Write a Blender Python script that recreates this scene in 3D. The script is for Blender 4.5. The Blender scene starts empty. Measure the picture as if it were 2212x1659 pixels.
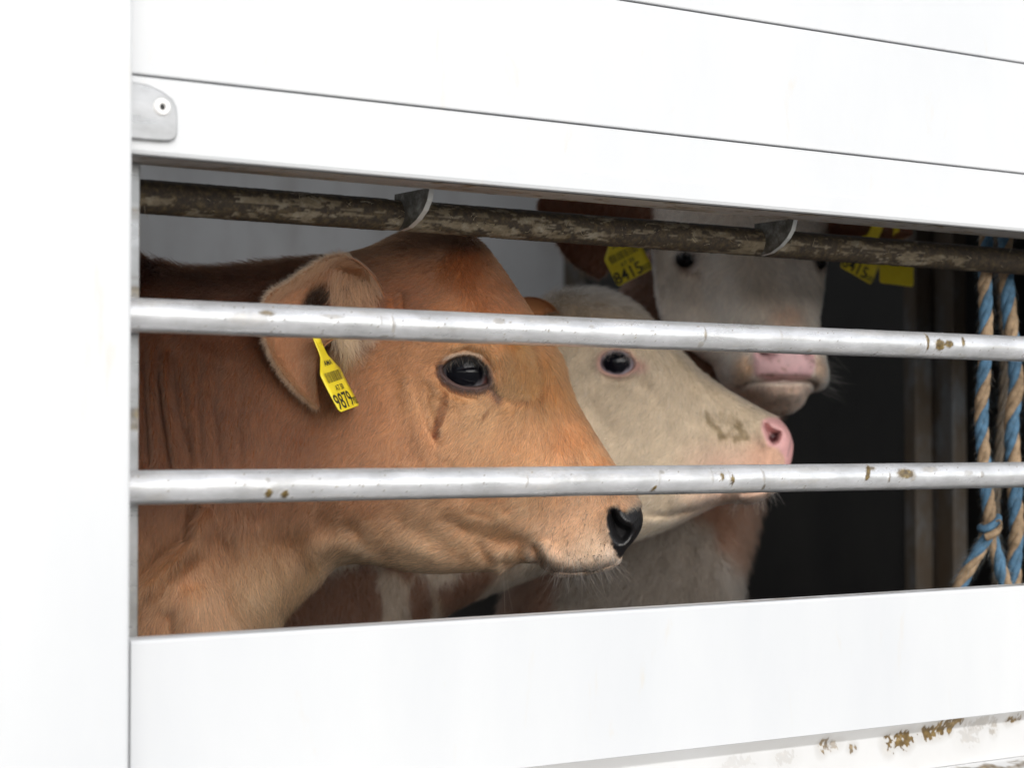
import bpy, bmesh, math
import numpy as np
from mathutils import Vector, Matrix

rng = np.random.default_rng(11)
SC = bpy.context.scene
COL = SC.collection

# ------------------------------------------------------------------ camera
F = 4300.0                      # focal length in units of a 2212 px wide frame
CX, CY = 1106.0, 829.5
TH = math.atan(F / 6244.0)      # angle between lens axis and the normal of the trailer side
PH = math.atan(120.5 / F)       # slight upward pitch
HC = 1.62                       # camera height over the ground
CAM = np.array([-0.697, -1.584, HC])
_f0 = np.array([math.sin(TH), math.cos(TH), 0.0])
RT = np.array([math.cos(TH), -math.sin(TH), 0.0])
FW = math.cos(PH) * _f0 + math.sin(PH) * np.array([0, 0, 1.0])
UP = math.cos(PH) * np.array([0, 0, 1.0]) - math.sin(PH) * _f0

cd = bpy.data.cameras.new('camera')
cd.sensor_width = 36.0
cd.lens = F / 2212.0 * 36.0
cd.clip_start, cd.clip_end = 0.05, 3000.0
cd.dof.use_dof = True
cd.dof.focus_distance = 2.10
cd.dof.aperture_fstop = 5.0
cam = bpy.data.objects.new('camera', cd)
COL.objects.link(cam)
M = Matrix.Identity(4)
for i in range(3):
    M[i][0], M[i][1], M[i][2], M[i][3] = RT[i], UP[i], -FW[i], CAM[i]
cam.matrix_world = M
SC.camera = cam

# ------------------------------------------------------------------ sky, sun, exposure
W = bpy.data.worlds.new('World'); SC.world = W; W.use_nodes = True
SUN_EL, SUN_AZ = math.radians(24), math.radians(192)      # azimuth: compass angle from +Y, clockwise
wn, wl = W.node_tree.nodes, W.node_tree.links
sky = wn.new('ShaderNodeTexSky'); sky.sky_type = 'NISHITA'; sky.sun_disc = False
sky.sun_elevation = SUN_EL; sky.sun_rotation = SUN_AZ
sky.air_density = 1.0; sky.dust_density = 0.6; sky.ozone_density = 1.0
hs = wn.new('ShaderNodeHueSaturation'); hs.inputs['Saturation'].default_value = 0.22   # cloud cover: a nearly grey sky
wl.new(sky.outputs[0], hs.inputs['Color'])
bg = wn['Background']; bg.inputs[1].default_value = 0.11
wl.new(hs.outputs[0], bg.inputs[0])
sl = bpy.data.lights.new('sun', 'SUN'); sl.energy = 1.5; sl.angle = math.radians(48); sl.color = (1.0, 0.97, 0.93)
so = bpy.data.objects.new('sun', sl); COL.objects.link(so)
sd = Vector((math.sin(SUN_AZ) * math.cos(SUN_EL), math.cos(SUN_AZ) * math.cos(SUN_EL), math.sin(SUN_EL)))
so.rotation_euler = sd.to_track_quat('Z', 'Y').to_euler()
SC.view_settings.view_transform = 'Standard'; SC.view_settings.look = 'None'
SC.view_settings.exposure = 1.02; SC.view_settings.gamma = 1.0
SC.view_settings.use_curve_mapping = False
SC.cycles.use_denoising = True
SC.cycles.max_bounces = 10; SC.cycles.diffuse_bounces = 6; SC.cycles.glossy_bounces = 4
SC.cycles.sample_clamp_indirect = 8.0
SC.cycles_curves.shape = 'RIBBONS'; SC.cycles_curves.subdivisions = 2

# ------------------------------------------------------------------ helpers
def at(px, py, d):
    return CAM + d * (FW + (px - CX) / F * RT - (py - CY) / F * UP)

def on_y(px, py, y):
    """world point where the sight line of a frame position meets the upright plane y = const"""
    r = FW + (px - CX) / F * RT - (py - CY) / F * UP
    return CAM + (y - CAM[1]) / r[1] * r

def mesh_obj(name, verts, faces, mat=None, parent=None, smooth=False):
    me = bpy.data.meshes.new(name)
    if isinstance(faces, np.ndarray):
        v = np.ascontiguousarray(verts, dtype=np.float32); n, k = faces.shape
        me.vertices.add(len(v)); me.vertices.foreach_set('co', v.ravel())
        me.loops.add(n * k); me.loops.foreach_set('vertex_index', np.ascontiguousarray(faces, dtype=np.int32).ravel())
        me.polygons.add(n); me.polygons.foreach_set('loop_start', np.arange(0, n * k, k, dtype=np.int32))
        me.update(calc_edges=True)
    else:
        me.from_pydata([tuple(map(float, p)) for p in verts], [], faces); me.update()
    if smooth:
        me.polygons.foreach_set('use_smooth', np.ones(len(me.polygons), dtype=bool))
    if mat: me.materials.append(mat)
    o = bpy.data.objects.new(name, me); COL.objects.link(o)
    if parent: attach(o, parent)
    return o

BASE = {}
def attach(o, p):
    o.parent = p
    o.matrix_parent_inverse = Matrix.Translation(Vector(BASE.get(p.name, (0, 0, 0)))).inverted()

def thing(name, label, cat, base, group=None):
    o = bpy.data.objects.new(name, None); COL.objects.link(o)
    o.empty_display_size = 0.05
    o.location = [float(v) for v in base]; BASE[o.name] = [float(v) for v in base]
    o['label'] = label; o['category'] = cat
    if group: o['group'] = group
    return o

def bm_obj(name, bm, mat, parent=None, smooth=False):
    me = bpy.data.meshes.new(name); bm.to_mesh(me); bm.free()
    if smooth: me.polygons.foreach_set('use_smooth', np.ones(len(me.polygons), dtype=bool))
    me.materials.append(mat)
    o = bpy.data.objects.new(name, me); COL.objects.link(o)
    if parent: attach(o, parent)
    return o

def box_bm(x0, x1, y0, y1, z0, z1, bev=0.0, seg=2):
    bm = bmesh.new(); bmesh.ops.create_cube(bm, size=1.0)
    for v in bm.verts:
        v.co = Vector(((x0 + x1) / 2 + v.co.x * (x1 - x0), (y0 + y1) / 2 + v.co.y * (y1 - y0), (z0 + z1) / 2 + v.co.z * (z1 - z0)))
    if bev > 0:
        bmesh.ops.bevel(bm, geom=list(bm.edges), offset=bev, segments=seg, profile=0.5, affect='EDGES')
    return bm

def extrude_x(name, prof, x0, x1, mat, parent, smooth=False):
    """closed (y,z) profile swept along the trailer's length"""
    n = len(prof)
    v = [(x0, y, z) for y, z in prof] + [(x1, y, z) for y, z in prof]
    f = [(i, (i + 1) % n, n + (i + 1) % n, n + i) for i in range(n)] + [tuple(range(n))[::-1], tuple(range(n, 2 * n))]
    o = mesh_obj(name, v, f, mat, parent)
    bm = bmesh.new(); bm.from_mesh(o.data); bmesh.ops.recalc_face_normals(bm, faces=bm.faces); bm.to_mesh(o.data); bm.free()
    return o

_perm = rng.permutation(4096)
_val = rng.random(4096)
def vnoise(x, y):
    xi, yi = np.floor(x).astype(int), np.floor(y).astype(int); fx, fy = x - xi, y - yi
    fx, fy = fx * fx * (3 - 2 * fx), fy * fy * (3 - 2 * fy)
    h = lambda a, b: _val[_perm[(_perm[a & 4095] + b) & 4095]]
    return (h(xi, yi) * (1 - fx) + h(xi + 1, yi) * fx) * (1 - fy) + (h(xi, yi + 1) * (1 - fx) + h(xi + 1, yi + 1) * fx) * fy
def fnoise(x, y, oct=4):
    s, a, t = 0, 1, 0
    for k in range(oct):
        s = s + a * vnoise(x * 2 ** k + 17.3 * k, y * 2 ** k + 9.1 * k); t += a; a *= 0.55
    return s / t
def sstep(a, b, x):
    t = np.clip((x - a) / (b - a), 0, 1); return t * t * (3 - 2 * t)

# ------------------------------------------------------------------ materials
def mat_new(name):
    m = bpy.data.materials.new(name); m.use_nodes = True
    return m, m.node_tree.nodes, m.node_tree.links, m.node_tree.nodes['Principled BSDF']
def plain(name, c, rough=0.5, metal=0.0, spec=0.5):
    m, n, l, b = mat_new(name)
    b.inputs['Base Color'].default_value = (*c, 1); b.inputs['Roughness'].default_value = rough
    b.inputs['Metallic'].default_value = metal; b.inputs['Specular IOR Level'].default_value = spec
    return m
def node(n, t, **k):
    o = n.new(t)
    for a, v in k.items(): setattr(o, a, v)
    return o
def noise_node(n, l, scale, detail=6, rough=0.6, vec=None, stretch=None, dist=0.0):
    t = n.new('ShaderNodeTexNoise'); t.inputs['Scale'].default_value = scale; t.inputs['Detail'].default_value = detail
    t.inputs['Roughness'].default_value = rough; t.inputs['Distortion'].default_value = dist
    tc = n.new('ShaderNodeTexCoord'); mp = n.new('ShaderNodeMapping')
    if stretch: mp.inputs['Scale'].default_value = stretch
    l.new(tc.outputs['Object'], mp.inputs[0]); l.new(mp.outputs[0], t.inputs['Vector'])
    return t
def ramp(n, l, src, stops):
    r = n.new('ShaderNodeValToRGB'); e = r.color_ramp.elements
    while len(e) < len(stops): e.new(0.5)
    for i, (p, c) in enumerate(stops):
        e[i].position = p; e[i].color = (*c, 1) if len(c) == 3 else c
    l.new(src, r.inputs[0]); return r
def mixc(n, l, fac, a, b):
    m = n.new('ShaderNodeMix'); m.data_type = 'RGBA'
    for s, v in ((m.inputs[0], fac), (m.inputs[6], a), (m.inputs[7], b)):
        if hasattr(v, 'is_linked') or hasattr(v, 'links'): l.new(v, s)
        elif isinstance(v, tuple): s.default_value = (*v, 1)
        else: s.default_value = v
    return m.outputs[2]
def bump(n, l, b, src, dist, strength=1.0):
    bp = n.new('ShaderNodeBump'); bp.inputs['Distance'].default_value = dist; bp.inputs['Strength'].default_value = strength
    l.new(src, bp.inputs['Height']); l.new(bp.outputs[0], b.inputs['Normal'])

def mat_white():
    m, n, l, b = mat_new('white_painted_aluminium')
    a = noise_node(n, l, 3.0, 6, 0.6, stretch=(1, 1, 0.35))
    r = ramp(n, l, a.outputs[0], [(0.35, (0.535, 0.545, 0.56)), (0.65, (0.59, 0.595, 0.60))])
    s = noise_node(n, l, 22.0, 8, 0.7, stretch=(1.0, 1, 0.25), dist=0.6)      # faint run-down stains
    sr = ramp(n, l, s.outputs[0], [(0.60, (0, 0, 0)), (0.80, (0.45, 0.45, 0.45))])
    c = mixc(n, l, sr.outputs[0], r.outputs[0], (0.55, 0.45, 0.30))
    l.new(c, b.inputs['Base Color']); b.inputs['Roughness'].default_value = 0.38
    bump(n, l, b, a.outputs[0], 0.0015, 0.3)
    return m
def mat_white_dirty():
    m, n, l, b = mat_new('white_paint_with_dried_muck')
    at_ = n.new('ShaderNodeAttribute'); at_.attribute_name = 'dirt'
    a = noise_node(n, l, 90.0, 6, 0.65)
    dc = ramp(n, l, a.outputs[0], [(0.3, (0.05, 0.030, 0.011)), (0.55, (0.15, 0.095, 0.03)), (0.75, (0.34, 0.24, 0.10))])
    c = mixc(n, l, at_.outputs['Fac'], (0.56, 0.56, 0.56), dc.outputs[0])
    l.new(c, b.inputs['Base Color']); b.inputs['Roughness'].default_value = 0.45
    bump(n, l, b, at_.outputs['Fac'], 0.001, 0.6)
    return m
def mat_galv(name='galvanised_steel', base=0.90):
    m, n, l, b = mat_new(name)
    at_ = n.new('ShaderNodeAttribute'); at_.attribute_name = 'dirt'
    a = noise_node(n, l, 40, 6, 0.65, stretch=(0.5, 1, 1))
    g = ramp(n, l, a.outputs[0], [(0.3, (base * .66,) * 3), (0.7, (base, base, base * 1.02))])
    br = noise_node(n, l, 120, 4, 0.6, stretch=(0.12, 1, 1))
    d = noise_node(n, l, 150, 5, 0.6)
    dc = ramp(n, l, d.outputs[0], [(0.3, (0.03, 0.02, 0.008)), (0.5, (0.10, 0.065, 0.02)), (0.75, (0.26, 0.19, 0.07))])
    c = mixc(n, l, at_.outputs['Fac'], g.outputs[0], dc.outputs[0]); l.new(c, b.inputs['Base Color'])
    mt = n.new('ShaderNodeMath'); mt.operation = 'MULTIPLY_ADD'; mt.inputs[1].default_value = -0.66; mt.inputs[2].default_value = 0.66
    l.new(at_.outputs['Fac'], mt.inputs[0]); l.new(mt.outputs[0], b.inputs['Metallic'])
    rr = ramp(n, l, br.outputs[0], [(0.3, (0.24,) * 3), (0.7, (0.42,) * 3)]); l.new(rr.outputs[0], b.inputs['Roughness'])
    bump(n, l, b, br.outputs[0], 0.0004, 0.5)
    return m
def mat_crust():
    m, n, l, b = mat_new('muck_crusted_pipe')
    at_ = n.new('ShaderNodeAttribute'); at_.attribute_name = 'dirt'
    a = noise_node(n, l, 55, 8, 0.7, dist=0.5)
    bare = ramp(n, l, a.outputs[0], [(0.3, (0.09, 0.066, 0.038)), (0.5, (0.165, 0.13, 0.082)), (0.75, (0.33, 0.295, 0.23))])
    d = noise_node(n, l, 170, 6, 0.7)
    dc = ramp(n, l, d.outputs[0], [(0.3, (0.012, 0.008, 0.005)), (0.5, (0.034, 0.022, 0.011)), (0.68, (0.085, 0.058, 0.024)), (0.8, (0.25, 0.18, 0.08))])
    c = mixc(n, l, at_.outputs['Fac'], bare.outputs[0], dc.outputs[0]); l.new(c, b.inputs['Base Color'])
    b.inputs['Roughness'].default_value = 0.75
    bump(n, l, b, d.outputs[0], 0.0009, 0.6)
    return m
def mat_alu():
    m, n, l, b = mat_new('grey_aluminium_wall')
    a = noise_node(n, l, 1.6, 6, 0.6, stretch=(1, 1, 1)); s = noise_node(n, l, 9, 5, 0.6, stretch=(1, 1, 0.3))
    g = ramp(n, l, a.outputs[0], [(0.3, (0.30, 0.31, 0.325)), (0.7, (0.40, 0.41, 0.43))])
    sr = ramp(n, l, s.outputs[0], [(0.5, (0, 0, 0)), (0.75, (0.45, 0.45, 0.45))])
    c = mixc(n, l, sr.outputs[0], g.outputs[0], (0.20, 0.19, 0.175)); l.new(c, b.inputs['Base Color'])
    b.inputs['Roughness'].default_value = 0.6
    return m
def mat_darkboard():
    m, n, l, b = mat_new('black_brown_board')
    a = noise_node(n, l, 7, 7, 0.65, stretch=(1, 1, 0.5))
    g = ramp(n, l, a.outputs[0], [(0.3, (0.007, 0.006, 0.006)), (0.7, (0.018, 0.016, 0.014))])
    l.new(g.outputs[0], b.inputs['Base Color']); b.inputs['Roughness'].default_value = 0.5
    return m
def mat_rusty():
    m, n, l, b = mat_new('rust_stained_steel')
    a = noise_node(n, l, 14, 8, 0.7, stretch=(1, 1, 0.35))
    g = ramp(n, l, a.outputs[0], [(0.35, (0.12, 0.13, 0.14)), (0.5, (0.075, 0.058, 0.042)), (0.68, (0.065, 0.038, 0.018))])
    l.new(g.outputs[0], b.inputs['Base Color']); b.inputs['Roughness'].default_value = 0.6; b.inputs['Metallic'].default_value = 0.3
    return m
def mat_bracket():
    m, n, l, b = mat_new('grimy_shaded_bracket'); a = noise_node(n, l, 70, 6, 0.7)
    g = ramp(n, l, a.outputs[0], [(0.32, (0.035, 0.028, 0.018)), (0.5, (0.085, 0.078, 0.065)), (0.7, (0.20, 0.195, 0.18))])
    l.new(g.outputs[0], b.inputs['Base Color']); b.inputs['Roughness'].default_value = 0.65; b.inputs['Metallic'].default_value = 0.25
    return m
def mat_ground():
    m, n, l, b = mat_new('pale_concrete_yard')
    a = noise_node(n, l, 1.5, 8, 0.7)
    g = ramp(n, l, a.outputs[0], [(0.3, (0.17, 0.167, 0.16)), (0.7, (0.25, 0.245, 0.24))])
    l.new(g.outputs[0], b.inputs['Base Color']); b.inputs['Roughness'].default_value = 0.9
    return m
WHITE, WHITED, GALV, CRUST, ALU, DARK, RUST = mat_white(), mat_white_dirty(), mat_galv(), mat_crust(), mat_alu(), mat_darkboard(), mat_rusty()
GAP = plain('dark_gap', (0.03, 0.028, 0.026), 0.7)  # dark fill for the post gap and behind the board seams
PLASTIC = plain('white_plastic', (0.78, 0.77, 0.76), 0.35)
BLACK = plain('black_hole', (0.01, 0.01, 0.01), 0.6)

# ------------------------------------------------------------------ ground
gz = 0.0
ground = mesh_obj('ground', [(-1500, -1500, gz), (1500, -1500, gz), (1500, 1500, gz), (-1500, 1500, gz)], [(0, 1, 2, 3)], mat_ground())
ground['kind'] = 'structure'; ground['label'] = 'pale concrete yard beneath the trailer'

def bank():  # unseen bank, added to darken low skylight and reflections
    m, n, l, b = mat_new('added_bank_green'); a = noise_node(n, l, 0.6, 8, 0.7)
    g = ramp(n, l, a.outputs[0], [(0.3, (0.018, 0.028, 0.010)), (0.7, (0.06, 0.085, 0.03))]); l.new(g.outputs[0], b.inputs['Base Color']); b.inputs['Roughness'].default_value = 0.95
    an = np.radians(np.linspace(-195, 15, 180)); V = []
    rr, hh = [44, 47, 50, 54, 60, 90], [-0.2, 1.0, 1.8, 2.2, 2.4, 2.5]
    for i, a_ in enumerate(an):
        for r, h_ in zip(rr, hh): V.append((r * math.cos(a_), r * math.sin(a_), h_ * (0.75 + 0.5 * float(fnoise(np.array(i * 0.11), np.array(r * 0.1), 4))) if h_ > 0 else h_))
    k = len(rr); i, j = np.meshgrid(np.arange(len(an) - 1), np.arange(k - 1), indexing='ij'); q = (i * k + j).ravel()
    o = mesh_obj('added_bank', V, np.stack([q, q + 1, q + k + 1, q + k], 1), m, None, True); o['kind'] = 'structure'; o['label'] = 'added bank out of view that dims the low skylight'
bank()

# ------------------------------------------------------------------ trailer
TR = thing('livestock_trailer', 'white livestock trailer side with a long barred opening', 'trailer', (0.6, 1.2, 0.0))
XA, XB = -2.4, 5.2
FLOOR, ROOF, YB = HC - 0.80, HC + 1.15, 2.46
def board(name, z0, z1, y0=0.0, y1=0.03, mat=WHITE, x0=XA, x1=XB, bev=0.0016):
    return bm_obj(name, box_bm(x0, x1, y0, y1, z0, z1, bev), mat, TR)
zs = [0.445, 0.577, 0.709, 0.841, 0.973, 1.105]
board('side_board', HC + 0.3146, HC + 0.4442)
for a, b_ in zip(zs[:-1], zs[1:]):
    board('side_board', HC + a + 0.0008, HC + b_ - 0.0008)
bm_obj('seam_backing', box_bm(XA, XB, 0.0302, 0.036, HC + 0.26, HC + 1.15), GAP, TR)
# hollow bottom rail of the upper wall: soft front edge, faint ledge, deep underside
zt, zb = HC + 0.3130, HC + 0.2450
extrude_x('top_rail', [(0.0015, zt), (0, zt - 0.0015), (0.0, zb + 0.022), (-0.0012, zb + 0.0205), (-0.0012, zb + 0.004), (0.0002, zb + 0.001), (0.003, zb),
                       (0.050, zb + 0.001), (0.050, zt)], XA, XB, WHITE, TR)

def grid_y(name, x0, x1, prof, nx, mat, parent, dirtf):
    """sheet swept along x over a (y,z) profile, with a per-vertex dirt value"""
    P = np.array(prof); seg = np.r_[0, np.cumsum(np.hypot(*np.diff(P, axis=0).T))]
    xs = np.linspace(x0, x1, nx); n = len(P)
    V = np.zeros((nx, n, 3)); V[:, :, 0] = xs[:, None]; V[:, :, 1] = P[None, :, 0]; V[:, :, 2] = P[None, :, 1]
    d = dirtf(np.repeat(xs[:, None], n, 1), np.repeat(P[None, :, 1], nx, 0), np.repeat(seg[None], nx, 0))
    i, j = np.meshgrid(np.arange(nx - 1), np.arange(n - 1), indexing='ij'); a = (i * n + j).ravel()
    fc = np.stack([a, a + n, a + n + 1, a + 1], 1)
    o = mesh_obj(name, V.reshape(-1, 3), fc, mat, parent, smooth=False)
    at_ = o.data.attributes.new('dirt', 'FLOAT', 'POINT'); at_.data.foreach_set('value', d.ravel().astype(np.float32))
    return o

# underside skin of the top rail with smeared dirt
def d_under(x, z, s):
    n1 = fnoise(x * 14, s * 60 + 3, 5); n2 = fnoise(x * 60 + 9, s * 120, 4)
    e = sstep(0.012, 0.05, s + 0.02 * (fnoise(x * 9 + 31, s * 0 + 2, 3) - .5))
    d = 0.42 + 0.4 * e * sstep(0.4, 0.7, n1) + 0.6 * sstep(0.66, 0.72, n2)
    return np.clip(d, 0, 0.9)
grid_y('rail_underside', XA, 2.6, [(0.0028 + 0.0472 * t, zb - 0.0012) for t in np.linspace(0, 1, 24)], 2200, WHITED, TR, d_under)

# lower wall
tb = HC - 0.171
extrude_x('sill_board', [(0.0, tb - 0.003), (0.001, tb - 0.001), (0.003, tb), (0.014, tb + 0.0012), (0.014, tb - 0.146), (0.0, tb - 0.146)], 0.0, XB, WHITE, TR)
X0S = 0.0
sp = [(0.0, tb - 0.1462 - 0.00)] + [(0.011 * t, tb - 0.1462 - 0.013 * t) for t in np.linspace(0.1, 1, 8)]
sp += [(0.011, tb - 0.1592 - 0.0008 * k) for k in range(1, 53)]
def d_groove(x, z, s):
    d = np.zeros_like(x); n1 = fnoise(x * 260 + z * 90, z * 200, 5); n2 = fnoise(x * 60, z * 60, 4)
    for px, py, w, h_, k in [(2010, 1583, 26, 9, .75), (1945, 1598, 22, 10, .8), (1925, 1608, 10, 16, .7), (1962, 1600, 12, 14, .8), (2045, 1560, 30, 5, .9), (2035, 1574, 13, 8, .9), (2055, 1571, 5, 9, .9), (2120, 1560, 40, 8, .35), (2186, 1552, 9, 7, .9), (2200, 1550, 5, 6, .9), (2150, 1570, 6, 16, .45), (2100, 1585, 20, 20, .25),
                             (1780, 1615, 8, 12, .6), (1800, 1612, 14, 5, .5), (1845, 1618, 6, 5, .6), (1700, 1640, 20, 8, .2), (1600, 1650, 30, 8, .15)]:
        q = on_y(px, py, .008); q2 = on_y(px + w, py + h_, .008); rx, rz = abs(q2[0] - q[0]) + .002, abs(q2[2] - q[2]) + .0025
        r = ((x - q[0]) / rx) ** 2 + ((z - q[2]) / rz) ** 2
        d = np.maximum(d, k * sstep(.72, .45, .38 * r + 1.5 * (n1 - .28)))
        d = np.maximum(d, .26 * k * sstep(1.6, .2, r / 3 * (.5 + 1.2 * n2)))
    d = np.where(d > .4, .4 + .6 * sstep(.4, .7, d), d)
    return np.clip(d + .05 * sstep(.3, .9, x) * n2, 0, 1)
grid_y('lower_board', X0S, 2.4, sp, 3000, WHITED, TR, d_groove)
zl = tb - 0.1592 - 0.0016 * 26
def d_ledge(x, z, s):
    n1 = fnoise(x * 22, s * 60, 5); n2 = fnoise(x * 140, s * 200 + x * 60, 4)
    return np.clip(sstep(0.36, 0.5, n1) * (0.35 + 0.9 * n2) * sstep(0.1, 0.6, x), 0, 1)
grid_y('sill_edge', 0.1, 2.4, [(0.003 + 0.0015 * k, tb + 0.0006 + 0.00010 * k) for k in range(8)], 1500, WHITED, TR, lambda x, z, s: np.clip(sstep(.45, .8, x) * sstep(.45, .75, fnoise(x * 40, s * 90, 4)) * .45 + .5 * sstep(.6, .7, fnoise(x * 120, s * 300, 3)) * sstep(.6, .8, x) * sstep(.006, .0, s), 0, 1))
grid_y('ledge', X0S, 2.4, [(0.0108, zl - 0.0005)] + [(0.0108 - 0.0025 * k, zl - 0.0015 - 0.0006 * k) for k in range(1, 20)] + [(-0.038, zl - 0.03)], 1500, WHITED, TR, d_ledge)
board('skirt_board', FLOOR - 0.25, zl - 0.03, -0.036, 0.02, WHITE)
bm_obj('side_core', box_bm(0.0, XB, 0.0145, 0.036, FLOOR - 0.05, tb - 0.02), ALU, TR)

# broad flat post that stands proud at the left
xe = on_y(284.5, 900, -0.05)[0]
bm_obj('corner_post', box_bm(-1.9, xe, -0.05, 0.012, FLOOR - 0.3, ROOF, 0.004, 3), WHITE, TR)
bm_obj('gap_shade_strip', box_bm(xe - 0.02, X0S + 0.0008, 0.006, 0.03, FLOOR - 0.2, tb - 0.004), GAP, TR)  # dark strip stands in for the shaded gap beside the post

# hinge plate with rivet
def hinge():
    y = -0.0065
    pts = [(230, 168), (292, 176), (322, 182), (352, 196), (374, 213), (382, 230), (384, 250), (384, 288), (380, 299), (370, 304), (350, 304), (230, 294)]
    pw = [on_y(px, py, y) for px, py in pts]
    bm = bmesh.new(); vs = [bm.verts.new((p[0], y, p[2])) for p in pw]; f = bm.faces.new(vs)
    r = bmesh.ops.extrude_face_region(bm, geom=[f])
    for g in r['geom']:
        if isinstance(g, bmesh.types.BMVert): g.co.y = -0.0008
    bmesh.ops.recalc_face_normals(bm, faces=bm.faces)
    bmesh.ops.bevel(bm, geom=[e for e in bm.edges if all(abs(v.co.y - y) < 1e-5 for v in e.verts)], offset=0.0014, segments=2, profile=0.5, affect='EDGES')
    h = bm_obj('hinge_plate', bm, mat_galv('spangled_zinc_plate', 0.48), TR)
    c = on_y(350, 231, y)
    bm = bmesh.new()
    prof = [(0.0026, -0.0002), (0.0030, 0.0022), (0.0052, 0.0030), (0.0072, 0.0020), (0.0080, 0.0)]
    rings = [[bm.verts.new((c[0] + r * math.cos(a), y - h_, c[2] + r * math.sin(a))) for a in np.linspace(0, 2 * math.pi, 28, endpoint=False)] for r, h_ in prof]
    for a, b_ in zip(rings[:-1], rings[1:]):
        for i in range(28): bm.faces.new((a[i], a[(i + 1) % 28], b_[(i + 1) % 28], b_[i]))
    bmesh.ops.recalc_face_normals(bm, faces=bm.faces)
    bm_obj('rivet', bm, PLASTIC, h, True)
    bm = bmesh.new()
    ring = [bm.verts.new((c[0] + 0.0027 * math.cos(a), y - 0.0005, c[2] + 0.0027 * math.sin(a))) for a in np.linspace(0, 2 * math.pi, 20, endpoint=False)]
    bm.faces.new(ring); bm_obj('rivet_hole', bm, BLACK, h)
hinge()

# galvanised upright behind the bars
xu = on_y(302.5, 800, 0.040)[0]
def upright():
    p = [(xu - 0.06, 0.046), (xu - 0.002, 0.040), (xu, 0.042), (xu, 0.060), (xu - 0.06, 0.062)]
    zz = np.linspace(tb - 0.05, zb - 0.002, 260); n = len(p)
    V = np.array([[(x, y, z) for x, y in p] for z in zz]); fc = []
    i, j = np.meshgrid(np.arange(len(zz) - 1), np.arange(n), indexing='ij')
    a = (i * n + j).ravel(); b_ = (i * n + (j + 1) % n).ravel()
    o = mesh_obj('upright', V.reshape(-1, 3), np.stack([a, b_, b_ + n, a + n], 1), mat_galv('old_zinc_upright', 0.56), TR)
    z = V.reshape(-1, 3)[:, 2]; x = V.reshape(-1, 3)[:, 0]
    d = sstep(0.60, 0.75, fnoise(z * 45, x * 200 + 8, 4)) * 0.8 + sstep(0.15, 0.0, (z - tb)) * sstep(xu - 0.004, xu, x) * 0.6
    at_ = o.data.attributes.new('dirt', 'FLOAT', 'POINT'); at_.data.foreach_set('value', np.clip(d, 0, 1).astype(np.float32))
upright()

def bar(name, y, z, rad, x0, x1, mat, dirtf, nx=1500, na=64, amp=0.0006):
    xs = np.linspace(x0, x1, nx); an = np.linspace(0, 2 * np.pi, na, endpoint=False)
    X, A = np.meshgrid(xs, an, indexing='ij')
    d = np.clip(dirtf(X, A), 0, 1)
    if mat is GALV: d = np.where(d > .5, .5 + .5 * sstep(.5, .8, d), d)
    R = rad + amp * d * (0.5 + fnoise(X * 260, A * 9, 3))
    V = np.stack([X, y - R * np.cos(A), z + R * np.sin(A)], -1)          # A = 0 faces the viewer, pi/2 is up
    i, j = np.meshgrid(np.arange(nx - 1), np.arange(na), indexing='ij')
    a = (i * na + j).ravel(); b_ = (i * na + (j + 1) % na).ravel()
    o = mesh_obj(name, V.reshape(-1, 3), np.stack([a, a + na, b_ + na, b_], 1), mat, TR, smooth=True)
    at_ = o.data.attributes.new('dirt', 'FLOAT', 'POINT'); at_.data.foreach_set('value', d.ravel().astype(np.float32))
    return o
def splats(zbar, lst, X, A, y=0.02):
    """lst: frame px, height on the bar (-1 lower edge .. 1 upper edge), half width mm, half height (rad), strength, slant"""
    d = np.zeros_like(X)
    nz = fnoise(X * 420, A * 12, 4)
    for px, v, w, h, s, sl_ in lst:
        x = on_y(px, 900, y)[0]; a = math.asin(max(-1, min(1, v)))
        u = (X - x) * 1000 / w; t = (A - a); t = (t + np.pi) % (2 * np.pi) - np.pi
        u = u - sl_ * t / max(h, 1e-3)
        q = u * u + (t / h) ** 2
        d = np.maximum(d, s * sstep(1.15, 0.35, q * (0.45 + 1.25 * nz)))
    return d
ym = 0.020
def dirt_mid(X, A):
    L = [(1985, .2, 2.5, 1.0, .95, .6), (2010, .0, 10, .55, .9, 0), (2030, .1, 9, .35, .85, 0), (2062, .35, 3.5, .5, .8, .3), (1955, -.5, 16, .4, .35, 0),
         (1062, .45, 9, .28, .55, 0), (832, -.1, 1.8, .8, .6, -.5), (818, -.75, 6, .12, .6, 0), (806, .2, 1.3, .4, .4, .3),
         (520, -.05, 24, .5, .3, 0), (560, .35, 10, .2, .7, 0), (700, .3, 16, .18, .45, 0), (900, .4, 8, .1, .4, 0), (1100, -.55, 10, .2, .25, 0),
         (1505, .1, 1.8, .7, .65, .4), (1498, -.6, 5, .35, .5, 0), (1735, -.75, 5, .2, .6, 0), (1260, .3, 4, .15, .4, 0), (1390, .2, 3, .1, .5, 0), (1670, .3, 2, .5, .35, 0)]
    d = splats(HC + .1075, L, X, A)
    low = sstep(-0.35, -1.0, np.sin(A)) * np.cos(A).clip(0, 1) ** 0.3
    d = np.maximum(d, 0.55 * low * sstep(0.55, 0.75, fnoise(X * 60, A * 4, 5)))
    d = np.maximum(d, .28 * sstep(.55, .75, fnoise(X * 9 + 2, A * 1.5, 5)) * (.4 + fnoise(X * 200, A * 5, 3)))
    return np.maximum(d, 0.7 * sstep(0.78, 0.84, fnoise(X * 300 + 7, A * 16, 3)))
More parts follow.
